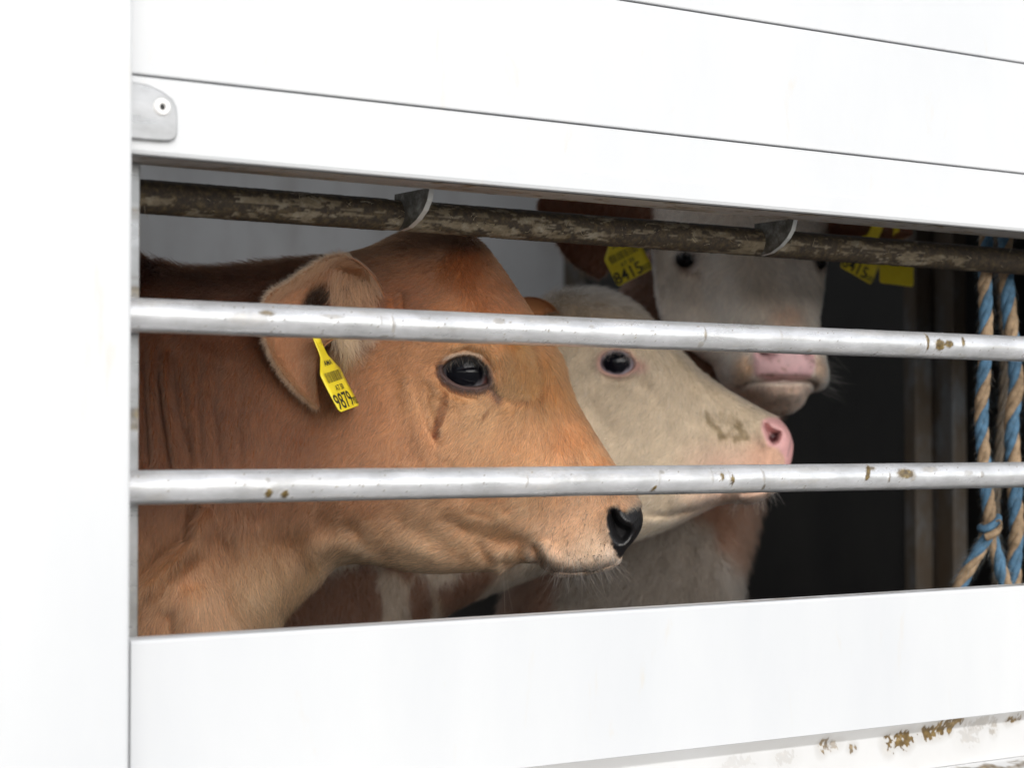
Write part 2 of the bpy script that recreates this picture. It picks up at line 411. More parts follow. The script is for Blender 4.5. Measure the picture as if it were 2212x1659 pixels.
def dirt_low(X, A):
    L = [(566, -.42, 5, .33, .95, 0), (601, -.52, 4.5, .33, .95, 0), (563, .35, 3, .22, .5, 0), (330, -.6, 14, .35, .25, 0),
         (1395, -.55, 3.5, .33, .85, .8), (1405, .1, 2, .6, .35, .6), (1412, .55, 4, .22, .6, 0), (1520, .3, 2, .8, .45, .2), (1540, .2, 3, .35, .8, 0), (1535, .45, 18, .25, .3, 0),
         (1556, .1, 1.6, .7, .55, .1), (1562, -.05, 2.6, .55, .9, 0), (1630, .1, 1.8, .9, .5, -.4), (1632, -.6, 2.6, .35, .7, 0),
         (1120, .0, 1.2, .5, .6, .8), (1855, .35, 4.5, .8, .9, 1.4), (1865, .65, 8, .25, .7, 0), (1900, -.1, 2, .5, .7, .5), (1935, .25, 17, .5, .75, 0), (1950, .1, 6, .6, .55, 0), (1990, .5, 16, .3, .5, 0), (2070, .2, 9, .25, .4, 0), (2100, .1, 3, .3, .5, 0)]
    d = splats(HC - .041, L, X, A)
    low = sstep(-0.5, -1.0, np.sin(A)) * np.cos(A).clip(0, 1) ** 0.3
    d = np.maximum(d, 0.4 * low * sstep(0.55, 0.75, fnoise(X * 60 + 40, A * 4, 5)))
    d = np.maximum(d, .28 * sstep(.55, .75, fnoise(X * 9 + 52, A * 1.5, 5)) * (.4 + fnoise(X * 200, A * 5 + 3, 3)))
    return np.maximum(d, 0.7 * sstep(0.79, 0.85, fnoise(X * 300 + 70, A * 16, 3)))
xl = xe - 0.05
bar('rail_bar', ym, HC + 0.1080, 0.0150, xl, 2.6, GALV, dirt_mid)
bar('rail_bar', ym, HC - 0.0415, 0.0150, xl, 2.6, GALV, dirt_low)
YT, ZT = 0.125, HC + 0.2255
def dirt_top(X, A):
    n1 = fnoise(X * 17, A * 1.2 + 4, 5); n2 = fnoise(X * 60 + 3, A * 3.5, 5); n3 = fnoise(X * 150, A * 8, 4)
    m = .55 * n1 + .3 * n2 + .15 * n3 + .10 * sstep(.95, 1.3, X) + .09 * sstep(.35, .05, X) + .07 * np.sin(A).clip(0, 1)
    d = .28 + .75 * sstep(.47, .50, m) + .3 * (n3 - .5); d = np.where(m < .42, .02 + .2 * n3, d)
    return np.clip(d + .5 * sstep(.70, .74, n2), 0, 1)
bar('cross_pipe', YT, ZT, 0.0152, xl, 2.6, CRUST, dirt_top, 2200, 64, 0.0009)
# gusset brackets that hang the pipe from the rail
BRACKET = mat_bracket(); ZINC = plain('lit_zinc_edge', (0.50, 0.50, 0.48), 0.5, 0.4)
def gusset(px):
    x = on_y(px, 430, 0.06)[0]
    prof = [(0.062, zb + 0.002), (0.0665, zb - 0.010), (0.074, zb - 0.019), (0.086, zb - 0.027), (0.102, zb - 0.0335), (0.118, zb - 0.0355), (0.130, zb - 0.02), (0.128, zb + 0.002)]
    o = extrude_x('gusset_bracket', prof, x - 0.003, x + 0.003, BRACKET, TR); o.data.materials.append(ZINC)
    for p in o.data.polygons:
        if abs(p.normal.x) < .5: p.material_index = 1  # shade put into the grimy side colour, light into the edge colour
gusset(936); gusset(1722)

# inside of the trailer
board('floor_deck', FLOOR - 0.06, FLOOR, 0.05, YB, plain('mucky_floor', (0.05, 0.036, 0.02), 0.9))
board('roof_deck', ROOF, ROOF + 0.05, -0.04, 0.74, ALU)      # unseen roof opening added between the two halves to light the interior
board('roof_deck', ROOF, ROOF + 0.05, 1.46, YB + 0.05, ALU)
board('far_wall', FLOOR - 0.1, ROOF, YB, YB + 0.04, ALU)
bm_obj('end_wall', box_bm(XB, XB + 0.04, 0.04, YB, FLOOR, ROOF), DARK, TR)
XP = 1.92
def px_on_x(px, X):
    r = FW + (px - CX) / F * RT; return (CAM + (X - CAM[0]) / r[0] * r)
yp0, yp1 = px_on_x(1962, XP)[1], px_on_x(1265, XP)[1]
bm_obj('partition_board', box_bm(XP, XP + 0.03, yp0, yp1, FLOOR, ROOF - 0.1, 0.002), DARK, TR)
bm_obj('partition_post', box_bm(XP - 0.01, XP + 0.04, yp1, yp1 + 0.07, FLOOR, ROOF, 0.003), RUST, TR)
bm_obj('partition_post', box_bm(XP - 0.012, XP + 0.03, yp0 - 0.030, yp0, FLOOR, ROOF, 0.003), RUST, TR)
bm_obj('partition_post', box_bm(XP + 0.035, XP + 0.07, yp0 - 0.075, yp0 - 0.02, FLOOR, ROOF, 0.003), RUST, TR)
bm_obj('partition_post', box_bm(XP + 0.25, XP + 0.29, yp0 - 0.14, yp0 - 0.10, FLOOR, ROOF, 0.003), RUST, TR)
bm_obj('partition_rail', box_bm(XP + 0.03, XP + 0.07, 0.06, yp0 - 0.02, HC - 0.315, HC - 0.285, 0.003), RUST, TR)
bm_obj('added_dark_board', box_bm(XA, XB, YB - 0.02, YB - 0.002, FLOOR, HC - 0.27, 0.002), DARK, TR)  # dark board added where the low far wall should lie in shade
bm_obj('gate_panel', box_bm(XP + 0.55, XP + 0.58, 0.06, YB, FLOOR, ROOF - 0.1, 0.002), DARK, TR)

# ------------------------------------------------------------------ ropes
def mat_rope(name, c0, c1):
    m, n, l, b = mat_new(name)
    a = noise_node(n, l, 90, 6, 0.7); g = ramp(n, l, a.outputs[0], [(0.3, c0), (0.65, c1)])
    l.new(g.outputs[0], b.inputs['Base Color']); b.inputs['Roughness'].default_value = 0.75
    f = noise_node(n, l, 700, 4, 0.6, stretch=(1, 1, 0.25)); bump(n, l, b, f.outputs[0], 0.0008, 0.9)
    return m
RBLUE = mat_rope('blue_fibre', (0.03, 0.075, 0.12), (0.085, 0.19, 0.30)); RTAN = mat_rope('tan_fibre', (0.13, 0.085, 0.045), (0.38, 0.26, 0.155))
def tube(P, rad, na=10):
    P = np.asarray(P, float); T = np.gradient(P, axis=0); T /= np.linalg.norm(T, axis=1)[:, None]
    n0 = np.cross(T[0], [0.3, 0.9, 0.1]); n0 /= np.linalg.norm(n0); N = [n0]
    for t in T[1:]:
        v = N[-1] - np.dot(N[-1], t) * t; N.append(v / np.linalg.norm(v))
    N = np.array(N); B = np.cross(T, N); r = np.broadcast_to(rad, len(P))
    an = np.linspace(0, 2 * np.pi, na, endpoint=False)
    V = P[:, None] + r[:, None, None] * (np.cos(an)[None, :, None] * N[:, None] + np.sin(an)[None, :, None] * B[:, None])
    i, j = np.meshgrid(np.arange(len(P) - 1), np.arange(na), indexing='ij')
    a = (i * na + j).ravel(); b_ = (i * na + (j + 1) % na).ravel()
    return V.reshape(-1, 3), np.stack([a, b_, b_ + na, a + na], 1), N, B
def spline(P, n):
    P = np.asarray(P, float); d = np.r_[0, np.cumsum(np.linalg.norm(np.diff(P, axis=0), axis=1))]; t = np.linspace(0, d[-1], n)
    m = np.gradient(P, d, axis=0); k = np.clip(np.searchsorted(d, t) - 1, 0, len(P) - 2); h = (d[k + 1] - d[k])[:, None]; u = ((t - d[k]) / (d[k + 1] - d[k]))[:, None]
    return (2 * u**3 - 3 * u**2 + 1) * P[k] + (u**3 - 2 * u**2 + u) * h * m[k] + (-2 * u**3 + 3 * u**2) * P[k + 1] + (u**3 - u**2) * h * m[k + 1]
RDARK = mat_rope('shaded_tan_fibre', (0.035, 0.026, 0.017), (0.10, 0.075, 0.05))  # tan fibre with the shade behind the other ropes put into its colour
FUZZ = []
def twisted(parent, pts, pitch=0.075, rad=0.0082, ph0=0.0, cols=(0, 0, 1, 1)):
    FUZZ.append((parent, pts, rad))
    L = np.linalg.norm(np.diff(np.array(pts), axis=0), axis=1).sum(); n = int(L / 0.004)
    P = spline(pts, n); _, _, N, B = tube(P, rad)
    s = np.linspace(0, L, n); k = len(cols)
    for q in range(k):
        a = ph0 + 2 * np.pi * s / pitch + 2 * np.pi * q / k
        H = P + (rad * 0.50) * (np.cos(a)[:, None] * N + np.sin(a)[:, None] * B)
        v, f, _, _ = tube(H, rad * 0.56 * (1 + 0.06 * np.sin(s * 300 + q)), 10)
        mesh_obj('strand', v, f, (RTAN, RBLUE, RDARK)[cols[q]], parent, True)
def fuzz(parent, pts_, rad, n):
    P = spline(pts_, 300); i_ = rng.integers(1, 298, n); T = P[i_ + 1] - P[i_ - 1]; T /= np.linalg.norm(T, axis=1)[:, None]
    D = rng.normal(0, 1, (n, 3)); D -= (D * T).sum(1)[:, None] * T; D /= np.linalg.norm(D, axis=1)[:, None]; p = P[i_] + D * rad * .9
    L = rng.uniform(.003, .011, (n, 1)); K = np.stack([p, p + D * L * .45 + T * L * .4, p + D * L * .7 + T * L * .9 + rng.normal(0, .001, (n, 3))], 1)
    return K
rp = thing('knotted_rope', 'blue and tan twisted rope ending in a knotted loop', 'rope', at(2130, 1150, 2.53))
def pts(l, d): return [at(a, b_, d + (c if c else 0)) for a, b_, c in l]
twisted(rp, pts([(2132, 470, 0), (2128, 600, 0), (2130, 700, 0), (2126, 800, 0), (2120, 900, 0), (2126, 1000, 0), (2134, 1080, 0), (2140, 1130, 0)], 2.53), ph0=1.0, rad=.0086)
twisted(rp, pts([(2138, 1130, -.006), (2126, 1170, -.004), (2100, 1215, 0), (2076, 1262, .004), (2050, 1330, .01), (2030, 1420, .02)], 2.53), pitch=0.085, ph0=2.5, rad=.0086)
twisted(rp, pts([(2134, 1140, .004), (2150, 1190, 0), (2165, 1240, 0), (2178, 1290, 0), (2192, 1420, .01)], 2.53), pitch=0.08, ph0=0.4, rad=.0086)
kn = [at(2137 + 19 * math.sin(t), 1150 - 3 * t + 10 * math.cos(t + .6), 2.527 - .013 * math.cos(t)) for t in np.linspace(-.4, 8.2, 60)]
v, f, _, _ = tube(kn[:34], 0.0052); mesh_obj('knot', v, f, RTAN, rp, True)
v, f, _, _ = tube(kn[33:], 0.0050); mesh_obj('knot', v, f, RBLUE, rp, True)
v, f, _, _ = tube(spline([at(2150, 1128, 2.515), at(2160, 1124, 2.51), at(2163, 1132, 2.51), at(2160, 1140, 2.51)], 14), 0.0012); mesh_obj('frayed_end', v, f, RTAN, rp, True)
r2 = thing('hanging_rope', 'blue and tan twisted rope hanging straight at the right edge', 'rope', at(2190, 1250, 2.58))
twisted(r2, pts([(2172, 470, 0), (2174, 600, 0), (2182, 690, 0), (2190, 770, 0), (2196, 830, 0), (2186, 900, 0), (2188, 980, 0), (2192, 1060, 0), (2196, 1150, 0), (2190, 1230, 0), (2196, 1330, 0), (2196, 1440, 0)], 2.58), pitch=0.088, rad=0.0096, ph0=3.4)
r3 = thing('dark_rope', 'thin shaded tan rope hanging behind the blue ropes', 'rope', at(2165, 1250, 2.72))
twisted(r3, pts([(2150, 470, 0), (2165, 650, 0), (2170, 800, 0), (2160, 950, 0), (2150, 1100, 0), (2160, 1400, 0)], 2.72), pitch=0.08, rad=0.0065, ph0=.4, cols=(2, 2, 2))

# ------------------------------------------------------------------ relief bodies
def seg_dist(X, Y, poly, closed):
    """distance to a polyline, running parameter 0..1 of the nearest place, and signed side"""
    best = np.full(X.shape, 1e9); par = np.zeros(X.shape); side = np.zeros(X.shape)
    P = np.asarray(poly, float)[:, :2]; n = len(P); m = n if closed else n - 1
    for i in range(m):
        a, b_ = P[i], P[(i + 1) % n]; d = b_ - a; L2 = (d ** 2).sum() + 1e-9
        t = np.clip(((X - a[0]) * d[0] + (Y - a[1]) * d[1]) / L2, 0, 1)
        q = np.hypot(X - a[0] - t * d[0], Y - a[1] - t * d[1]); k = q < best
        best = np.where(k, q, best); par = np.where(k, (i + t) / m, par)
        side = np.where(k, np.sign(d[0] * (Y - a[1]) - d[1] * (X - a[0])), side)
    return best, par, side
def inside(X, Y, poly):
    P = np.asarray(poly, float); c = np.zeros(X.shape, bool); j = len(P) - 1
    for i in range(len(P)):
        xi, yi, xj, yj = P[i][0], P[i][1], P[j][0], P[j][1]
        if yi != yj:
            c ^= ((yi > Y) != (yj > Y)) & (X < (xj - xi) * (Y - yi) / (yj - yi) + xi)
        j = i
    return c
def sdist(X, Y, poly):
    d, _, _ = seg_dist(X, Y, poly, True); return np.where(inside(X, Y, poly), d, -d)
def smooth_poly(P, n=4):
    P = np.asarray(P, float); out = []
    for i in range(len(P)):
        p0, p1, p2, p3 = P[i - 1], P[i], P[(i + 1) % len(P)], P[(i + 2) % len(P)]
        for t in np.arange(n) / n:
            out.append(0.5 * (2 * p1 + (p2 - p0) * t + (2 * p0 - 5 * p1 + 4 * p2 - p3) * t * t + (3 * p1 - p0 - 3 * p2 + p3) * t ** 3))
    return np.array(out)
def tps(ctrl, X, Y, lam=40.0):
    C = np.asarray(ctrl, float); x, y, v = C[:, 0] / 100, C[:, 1] / 100, C[:, 2]; n = len(C)
    def U(r2): return np.where(r2 > 0, r2 * np.log(r2 + 1e-12), 0)
    K = U((x[:, None] - x) ** 2 + (y[:, None] - y) ** 2) + np.eye(n) * lam * 0.01
    P = np.stack([np.ones(n), x, y], 1)
    A = np.block([[K, P], [P.T, np.zeros((3, 3))]]); w = np.linalg.solve(A, np.r_[v, 0, 0, 0])
    out = w[n] + w[n + 1] * X / 100 + w[n + 2] * Y / 100
    for i in range(n): out = out + w[i] * U((X / 100 - x[i]) ** 2 + (Y / 100 - y[i]) ** 2)
    return out
def stroke(X, Y, H, poly, sig, amp, kind='line', taper=True):
    P = np.asarray(poly, float); g = 4 * sig
    x0, x1, y0, y1 = P[:, 0].min() - g, P[:, 0].max() + g, P[:, 1].min() - g, P[:, 1].max() + g
    k = np.nonzero((X[:, 0] >= x0) & (X[:, 0] <= x1))[0]; q = np.nonzero((Y[0] >= y0) & (Y[0] <= y1))[0]
    if not len(k) or not len(q): return
    s = np.s_[k[0]:k[-1] + 1, q[0]:q[-1] + 1]
    d, t, side = seg_dist(X[s], Y[s], P, False)
    tp = np.sqrt(np.clip(np.minimum(t, 1 - t) * 4, 0, 1)) if taper else 1.0
    if kind == 'line': H[s] += amp * tp * np.exp(-d * d / (2 * sig * sig))
    else: H[s] += amp * tp * side * (d / sig) * np.exp(0.5 - d * d / (2 * sig * sig))       # fold: one lip up, the other down
def surface_nets(f):
    s = f > 0; c = np.zeros(tuple(np.array(f.shape) - 1), np.uint8)
    offs = [(a, b_, d) for a in (0, 1) for b_ in (0, 1) for d in (0, 1)]
    nx, ny, nz = f.shape
    for a, b_, d in offs: c += s[a:nx - 1 + a, b_:ny - 1 + b_, d:nz - 1 + d]
    act = (c > 0) & (c < 8); ii = np.argwhere(act); idx = np.full(act.shape, -1, np.int32); idx[act] = np.arange(len(ii))
    val = {o: f[ii[:, 0] + o[0], ii[:, 1] + o[1], ii[:, 2] + o[2]] for o in offs}
    acc = np.zeros((len(ii), 3)); cnt = np.zeros(len(ii))
    for o in offs:
        for ax in range(3):
            if o[ax]: continue
            p = list(o); p[ax] = 1; p = tuple(p); va, vb = val[o], val[p]; m = (va > 0) != (vb > 0)
            t = np.where(m, va / np.where(m, va - vb, 1), 0); q = np.tile(np.array(o, float), (len(ii), 1)); q[:, ax] += t
            acc[m] += q[m]; cnt[m] += 1
    V = ii + acc / cnt[:, None]; faces = []
    for ax in range(3):
        sl0 = [slice(1, -1)] * 3; sl1 = [slice(1, -1)] * 3; sl0[ax] = slice(0, -1); sl1[ax] = slice(1, None)
        a, b_ = s[tuple(sl0)], s[tuple(sl1)]
        for flip in (False, True):
            e = np.argwhere((a & ~b_) if not flip else (~a & b_))
            if not len(e): continue
            o1, o2 = [(1, 2), (2, 0), (0, 1)][ax]; e = e.copy(); e[:, o1] += 1; e[:, o2] += 1
            def cell(d1, d2):
                q = e.copy(); q[:, o1] -= d1; q[:, o2] -= d2; return idx[q[:, 0], q[:, 1], q[:, 2]]
            q = np.stack([cell(1, 1), cell(0, 1), cell(0, 0), cell(1, 0)], 1)
            faces.append(q[:, ::-1] if flip else q)
    return V, np.concatenate(faces)
def bil(G, x0, y0, h, x, y):
    u = np.clip((x - x0) / h, 0, G.shape[0] - 1.001); v = np.clip((y - y0) / h, 0, G.shape[1] - 1.001)
    i, j = u.astype(int), v.astype(int); fu, fv = u - i, v - j
    if G.ndim == 3: fu, fv = fu[:, None], fv[:, None]
    return (G[i, j] * (1 - fu) + G[i + 1, j] * fu) * (1 - fv) + (G[i, j + 1] * (1 - fu) + G[i + 1, j + 1] * fu) * fv
def blur(G, n):
    for _ in range(n):
        P = np.pad(G, 1, mode='edge'); G = (P[:-2, 1:-1] + P[2:, 1:-1] + 2 * P[1:-1, 1:-1]) / 4
        P = np.pad(G, 1, mode='edge'); G = (P[1:-1, :-2] + P[1:-1, 2:] + 2 * P[1:-1, 1:-1]) / 4
    return G
class Frame:
    """rigid frame of one animal: x right, y down, w towards the lens, in units of z0 / F metres"""
    def __init__(s, z0): s.z0 = z0; s.u = z0 / F
    def world(s, x, y, w):
        x, y, w = (np.asarray(v, float) for v in (x, y, w))
        return CAM + s.z0 * FW + s.u * ((x - CX)[..., None] * RT - (y - CY)[..., None] * UP - w[..., None] * FW)
    def vec(s, v): return v[:, :1] * RT - v[:, 1:2] * UP - v[:, 2:3] * FW
def pillow(X, Y, outline, ctrl, rnd, lam=40.0):
    """half thickness: control heights rounded off towards the outline over the distance rnd"""
    d = sdist(X, Y, outline); Hc = np.clip(tps(ctrl, X, Y, lam), 6, 600)
    R = np.clip(tps(rnd, X, Y, 1.0), 15, 400) if isinstance(rnd, list) else rnd
    t = d / R; g = np.where(t > 0, np.sqrt(np.clip(1 - (1 - np.clip(t, 0, 1)) ** 2, 0, 1)), 0)
    return d, t, Hc, g
def relief_mesh(x0, y0, h, Hn, Hf, t, vox, wmin, wmax):
    """Hn, Hf: near / far half thickness maps; t: rounded distance to the outline (negative outside)"""
    st = max(1, int(round(vox / h))); A, B, T = Hn[::st, ::st], Hf[::st, ::st], t[::st, ::st]
    ws = np.arange(wmin, wmax, vox * 1.0); w2 = (ws ** 2).astype(np.float32)
    ref = 0.6 * np.maximum(A, 40) ** 2
    qa = np.where(T > 0, A ** 2, 2 * T * 4000).astype(np.float32); qb = np.where(T > 0, B ** 2, 2 * T * 4000).astype(np.float32)
    f = np.where((ws > 0)[None, None], qa[:, :, None], qb[:, :, None]) - w2[None, None]
    V, Fc = surface_nets(f); hh = h * st
    x, y, w = x0 + V[:, 0] * hh, y0 + V[:, 1] * hh, wmin + V[:, 2] * vox
    Hv = np.where(w > 0, bil(Hn, x0, y0, h, x, y), bil(Hf, x0, y0, h, x, y))
    gx, gy = np.gradient(Hn, h); sl_ = bil(np.hypot(gx, gy), x0, y0, h, x, y)
    k = sstep(2.2, 0.9, sl_) * sstep(12, 30, Hv)
    w = np.where(w > 0, w + (Hv - w) * k, w)
    return x, y, w, Fc
def normals(V, Fc):
    n = np.cross(V[Fc[:, 2]] - V[Fc[:, 0]], V[Fc[:, 3]] - V[Fc[:, 1]]); N = np.zeros_like(V)
    for k in range(4): np.add.at(N, Fc[:, k], n)
    return N / (np.linalg.norm(N, axis=1)[:, None] + 1e-12)

# ------------------------------------------------------------------ skin, coat and eye materials
def mat_skin():
    m, n, l, b = mat_new('calf_skin')
    c = n.new('ShaderNodeAttribute'); c.attribute_name = 'col'
    w = n.new('ShaderNodeAttribute'); w.attribute_name = 'wet'
    nz = noise_node(n, l, 60, 5, 0.6); g = ramp(n, l, nz.outputs[0], [(0.3, (0.80,) * 3), (0.7, (1.1,) * 3)])
    mx = n.new('ShaderNodeMix'); mx.data_type = 'RGBA'; mx.blend_type = 'MULTIPLY'; mx.inputs[0].default_value = 1.0
    l.new(c.outputs['Color'], mx.inputs[6]); l.new(g.outputs[0], mx.inputs[7]); l.new(mx.outputs[2], b.inputs['Base Color'])
    r = n.new('ShaderNodeMapRange'); r.inputs['To Min'].default_value = 0.75; r.inputs['To Max'].default_value = 0.36
    l.new(w.outputs['Fac'], r.inputs['Value']); l.new(r.outputs[0], b.inputs['Roughness'])
    sp_ = n.new('ShaderNodeMapRange'); sp_.inputs['To Min'].default_value = 0.15; sp_.inputs['To Max'].default_value = 0.55
    l.new(w.outputs['Fac'], sp_.inputs['Value']); l.new(sp_.outputs[0], b.inputs['Specular IOR Level'])
    v = n.new('ShaderNodeTexVoronoi'); v.inputs['Scale'].default_value = 420
    tc = n.new('ShaderNodeTexCoord'); l.new(tc.outputs['Object'], v.inputs['Vector'])
    ml = n.new('ShaderNodeMath'); ml.operation = 'MULTIPLY'; l.new(v.outputs['Distance'], ml.inputs[0]); l.new(w.outputs['Fac'], ml.inputs[1])
    bump(n, l, b, ml.outputs[0], 0.0010, 0.5)
    return m
def mat_hair(name='calf_hair', rough=0.45):
    m = bpy.data.materials.new(name); m.use_nodes = True; n, l = m.node_tree.nodes, m.node_tree.links
    n.remove(n['Principled BSDF'])
    h = n.new('ShaderNodeBsdfHairPrincipled'); h.parametrization = 'COLOR'
    c = n.new('ShaderNodeAttribute'); c.attribute_name = 'col'
    l.new(c.outputs['Color'], h.inputs['Color'])
    h.inputs['Roughness'].default_value = rough; h.inputs['Radial Roughness'].default_value = 0.6
    h.inputs['Random Roughness'].default_value = 0.2
    l.new(h.outputs[0], n['Material Output'].inputs[0])
    return m
SKIN, HAIR = mat_skin(), mat_hair()
def mat_eye():
    m, n, l, b = mat_new('wet_dark_eye')
    a = n.new('ShaderNodeAttribute'); a.attribute_name = 'col'; l.new(a.outputs['Color'], b.inputs['Base Color'])
    b.inputs['Roughness'].default_value = 0.07; b.inputs['IOR'].default_value = 1.34; b.inputs['Specular IOR Level'].default_value = 0.28
    return m
EYE = mat_eye()

def set_attr(me, name, arr, typ='FLOAT_COLOR', dom='POINT'):
    a = me.attributes.new(name, typ, dom)
    if typ == 'FLOAT_COLOR':
        c = np.ones((len(arr), 4), np.float32); c[:, :3] = arr; a.data.foreach_set('color', c.ravel())
    else: a.data.foreach_set('value', np.ascontiguousarray(arr, np.float32))
def hair_obj(name, P, rad, col, parent, mat=None):
    """P: strands x points x 3 in metres"""
    n, k = P.shape[:2]
    hc = bpy.data.hair_curves.new(name); hc.add_curves([k] * n)
    hc.attributes['position'].data.foreach_set('vector', np.ascontiguousarray(P, np.float32).ravel())
    r = hc.attributes.get('radius') or hc.attributes.new('radius', 'FLOAT', 'POINT')
    tp = np.linspace(1.0, 0.18, k); r.data.foreach_set('value', (np.asarray(rad).reshape(-1, 1) * tp[None]).astype(np.float32).ravel())
    c = hc.attributes.new('col', 'FLOAT_COLOR', 'CURVE'); q = np.ones((n, 4), np.float32); q[:, :3] = np.clip(col, 0.002, 0.95)
    c.data.foreach_set('color', q.ravel())
    hc.materials.append(mat or HAIR)
    o = bpy.data.objects.new(name, hc); COL.objects.link(o); o['kind'] = 'stuff' if name == 'coat' else 'thing'
    del o['kind']
    attach(o, parent); return o
def field(ctrl, x, y, p=3.0):
    """inverse distance blend of rows (x, y, values...)"""
    C = np.asarray(ctrl, float); out = np.zeros((len(x), C.shape[1] - 2)); ws = np.zeros(len(x))
    for c in C:
        w = 1.0 / (((x - c[0]) ** 2 + (y - c[1]) ** 2 + 400.0) ** (p / 2)); out += w[:, None] * c[2:]; ws += w
    return out / ws[:, None]
def sample_surface(V, N, Fc, n, weight):
    a = np.linalg.norm(np.cross(V[Fc[:, 2]] - V[Fc[:, 0]], V[Fc[:, 3]] - V[Fc[:, 1]]), axis=1) * weight
    c = np.cumsum(a); k = np.searchsorted(c, rng.random(n) * c[-1]); f = Fc[np.clip(k, 0, len(Fc) - 1)]
    u, v = rng.random((2, n, 1))
    mixv = lambda A: A[f[:, 0]] * (1 - u) * (1 - v) + A[f[:, 1]] * u * (1 - v) + A[f[:, 2]] * u * v + A[f[:, 3]] * (1 - u) * v
    q = mixv(N); return mixv(V), q / (np.linalg.norm(q, axis=1)[:, None] + 1e-9)
def grow(P, N, flow, length, lift, k=5, curl=0.12, droop=0.0):
    """strands in animal units: lie along the flow, lifted off the skin by lift, curling slightly"""
    n = len(P); D = np.zeros((n, 3)); D[:, :2] = flow; D += rng.normal(0, 0.16, (n, 3))
    T = D - (D * N).sum(1)[:, None] * N; T /= np.linalg.norm(T, axis=1)[:, None] + 1e-9
    S = np.cross(N, T); lift = np.asarray(lift).reshape(-1, 1); L = np.asarray(length).reshape(-1, 1)
    bend = rng.normal(0, curl, (n, 1)); out = np.zeros((n, k, 3)); out[:, 0] = P - N * 1.0; cur = P.copy()
    for i in range(1, k):
        a = lift * (1.25 - 0.9 * i / k); d = T * np.cos(a) + N * np.sin(a) + S * bend * i
        d[:, 1] += droop * i / k
        d /= np.linalg.norm(d, axis=1)[:, None]; cur = cur + d * L / (k - 1); out[:, i] = cur
    return out
def ball(name, fr, c, r, colf, parent, mat=EYE, nu=48, nv=32, sc=(1, 1, 1)):
    u = np.linspace(0, 2 * np.pi, nu, endpoint=False); v = np.linspace(0, np.pi, nv)
    U, Vv = np.meshgrid(u, v, indexing='ij'); d = np.stack([np.sin(Vv) * np.cos(U), np.sin(Vv) * np.sin(U), np.cos(Vv)], -1).reshape(-1, 3)
    i, j = np.meshgrid(np.arange(nu), np.arange(nv - 1), indexing='ij'); a = (i * nv + j).ravel(); b_ = (((i + 1) % nu) * nv + j).ravel()
    q = d * r * np.array(sc)
    o = mesh_obj(name, fr.world(c[0] + q[:, 0], c[1] + q[:, 1], c[2] + q[:, 2]), np.stack([a, b_, b_ + 1, a + 1], 1), mat, parent, True)
    set_attr(o.data, 'col', colf(d)); return o
def quad_patch(rear, front, cup, nv=60, ns=28, thick=8.0):
    """ear blade between two rims, cupped away from the lens; returns closed shell"""
    r = spline(np.array(rear, float), nv); f = spline(np.array(front, float), nv); s = np.linspace(0, 1, ns); v = np.linspace(0, 1, nv)
    C = np.interp(v, np.linspace(0, 1, len(cup)), cup)
    P = r[:, None] * (1 - s)[None, :, None] + f[:, None] * s[None, :, None]
    P[:, :, 2] -= C[:, None] * (np.sin(np.pi * s) ** 0.8)[None]
    i, j = np.meshgrid(np.arange(nv - 1), np.arange(ns - 1), indexing='ij'); a = (i * ns + j).ravel()
    Fc = np.stack([a, a + ns, a + ns + 1, a + 1], 1); V = P.reshape(-1, 3); N = normals(V, Fc)
    if N[:, 2].mean() < 0: Fc = Fc[:, ::-1]; N = -N
    edge = (np.sin(np.pi * np.tile(s, nv)) ** 0.4) * (np.clip(np.repeat(1 - v, ns) * 8, 0, 1))
    B = V - N * (thick * (0.25 + 0.75 * edge))[:, None]; n = len(V)
    rim = np.r_[np.arange(ns), np.arange(1, nv) * ns + ns - 1, (nv - 1) * ns + np.arange(ns - 2, -1, -1), np.arange(nv - 2, 0, -1) * ns]
    rn = np.roll(rim, -1); side = np.stack([rim, rn, rn + n, rim + n], 1)
    return np.r_[V, B], np.r_[Fc, Fc[:, ::-1] + n, side], Fc, V, N

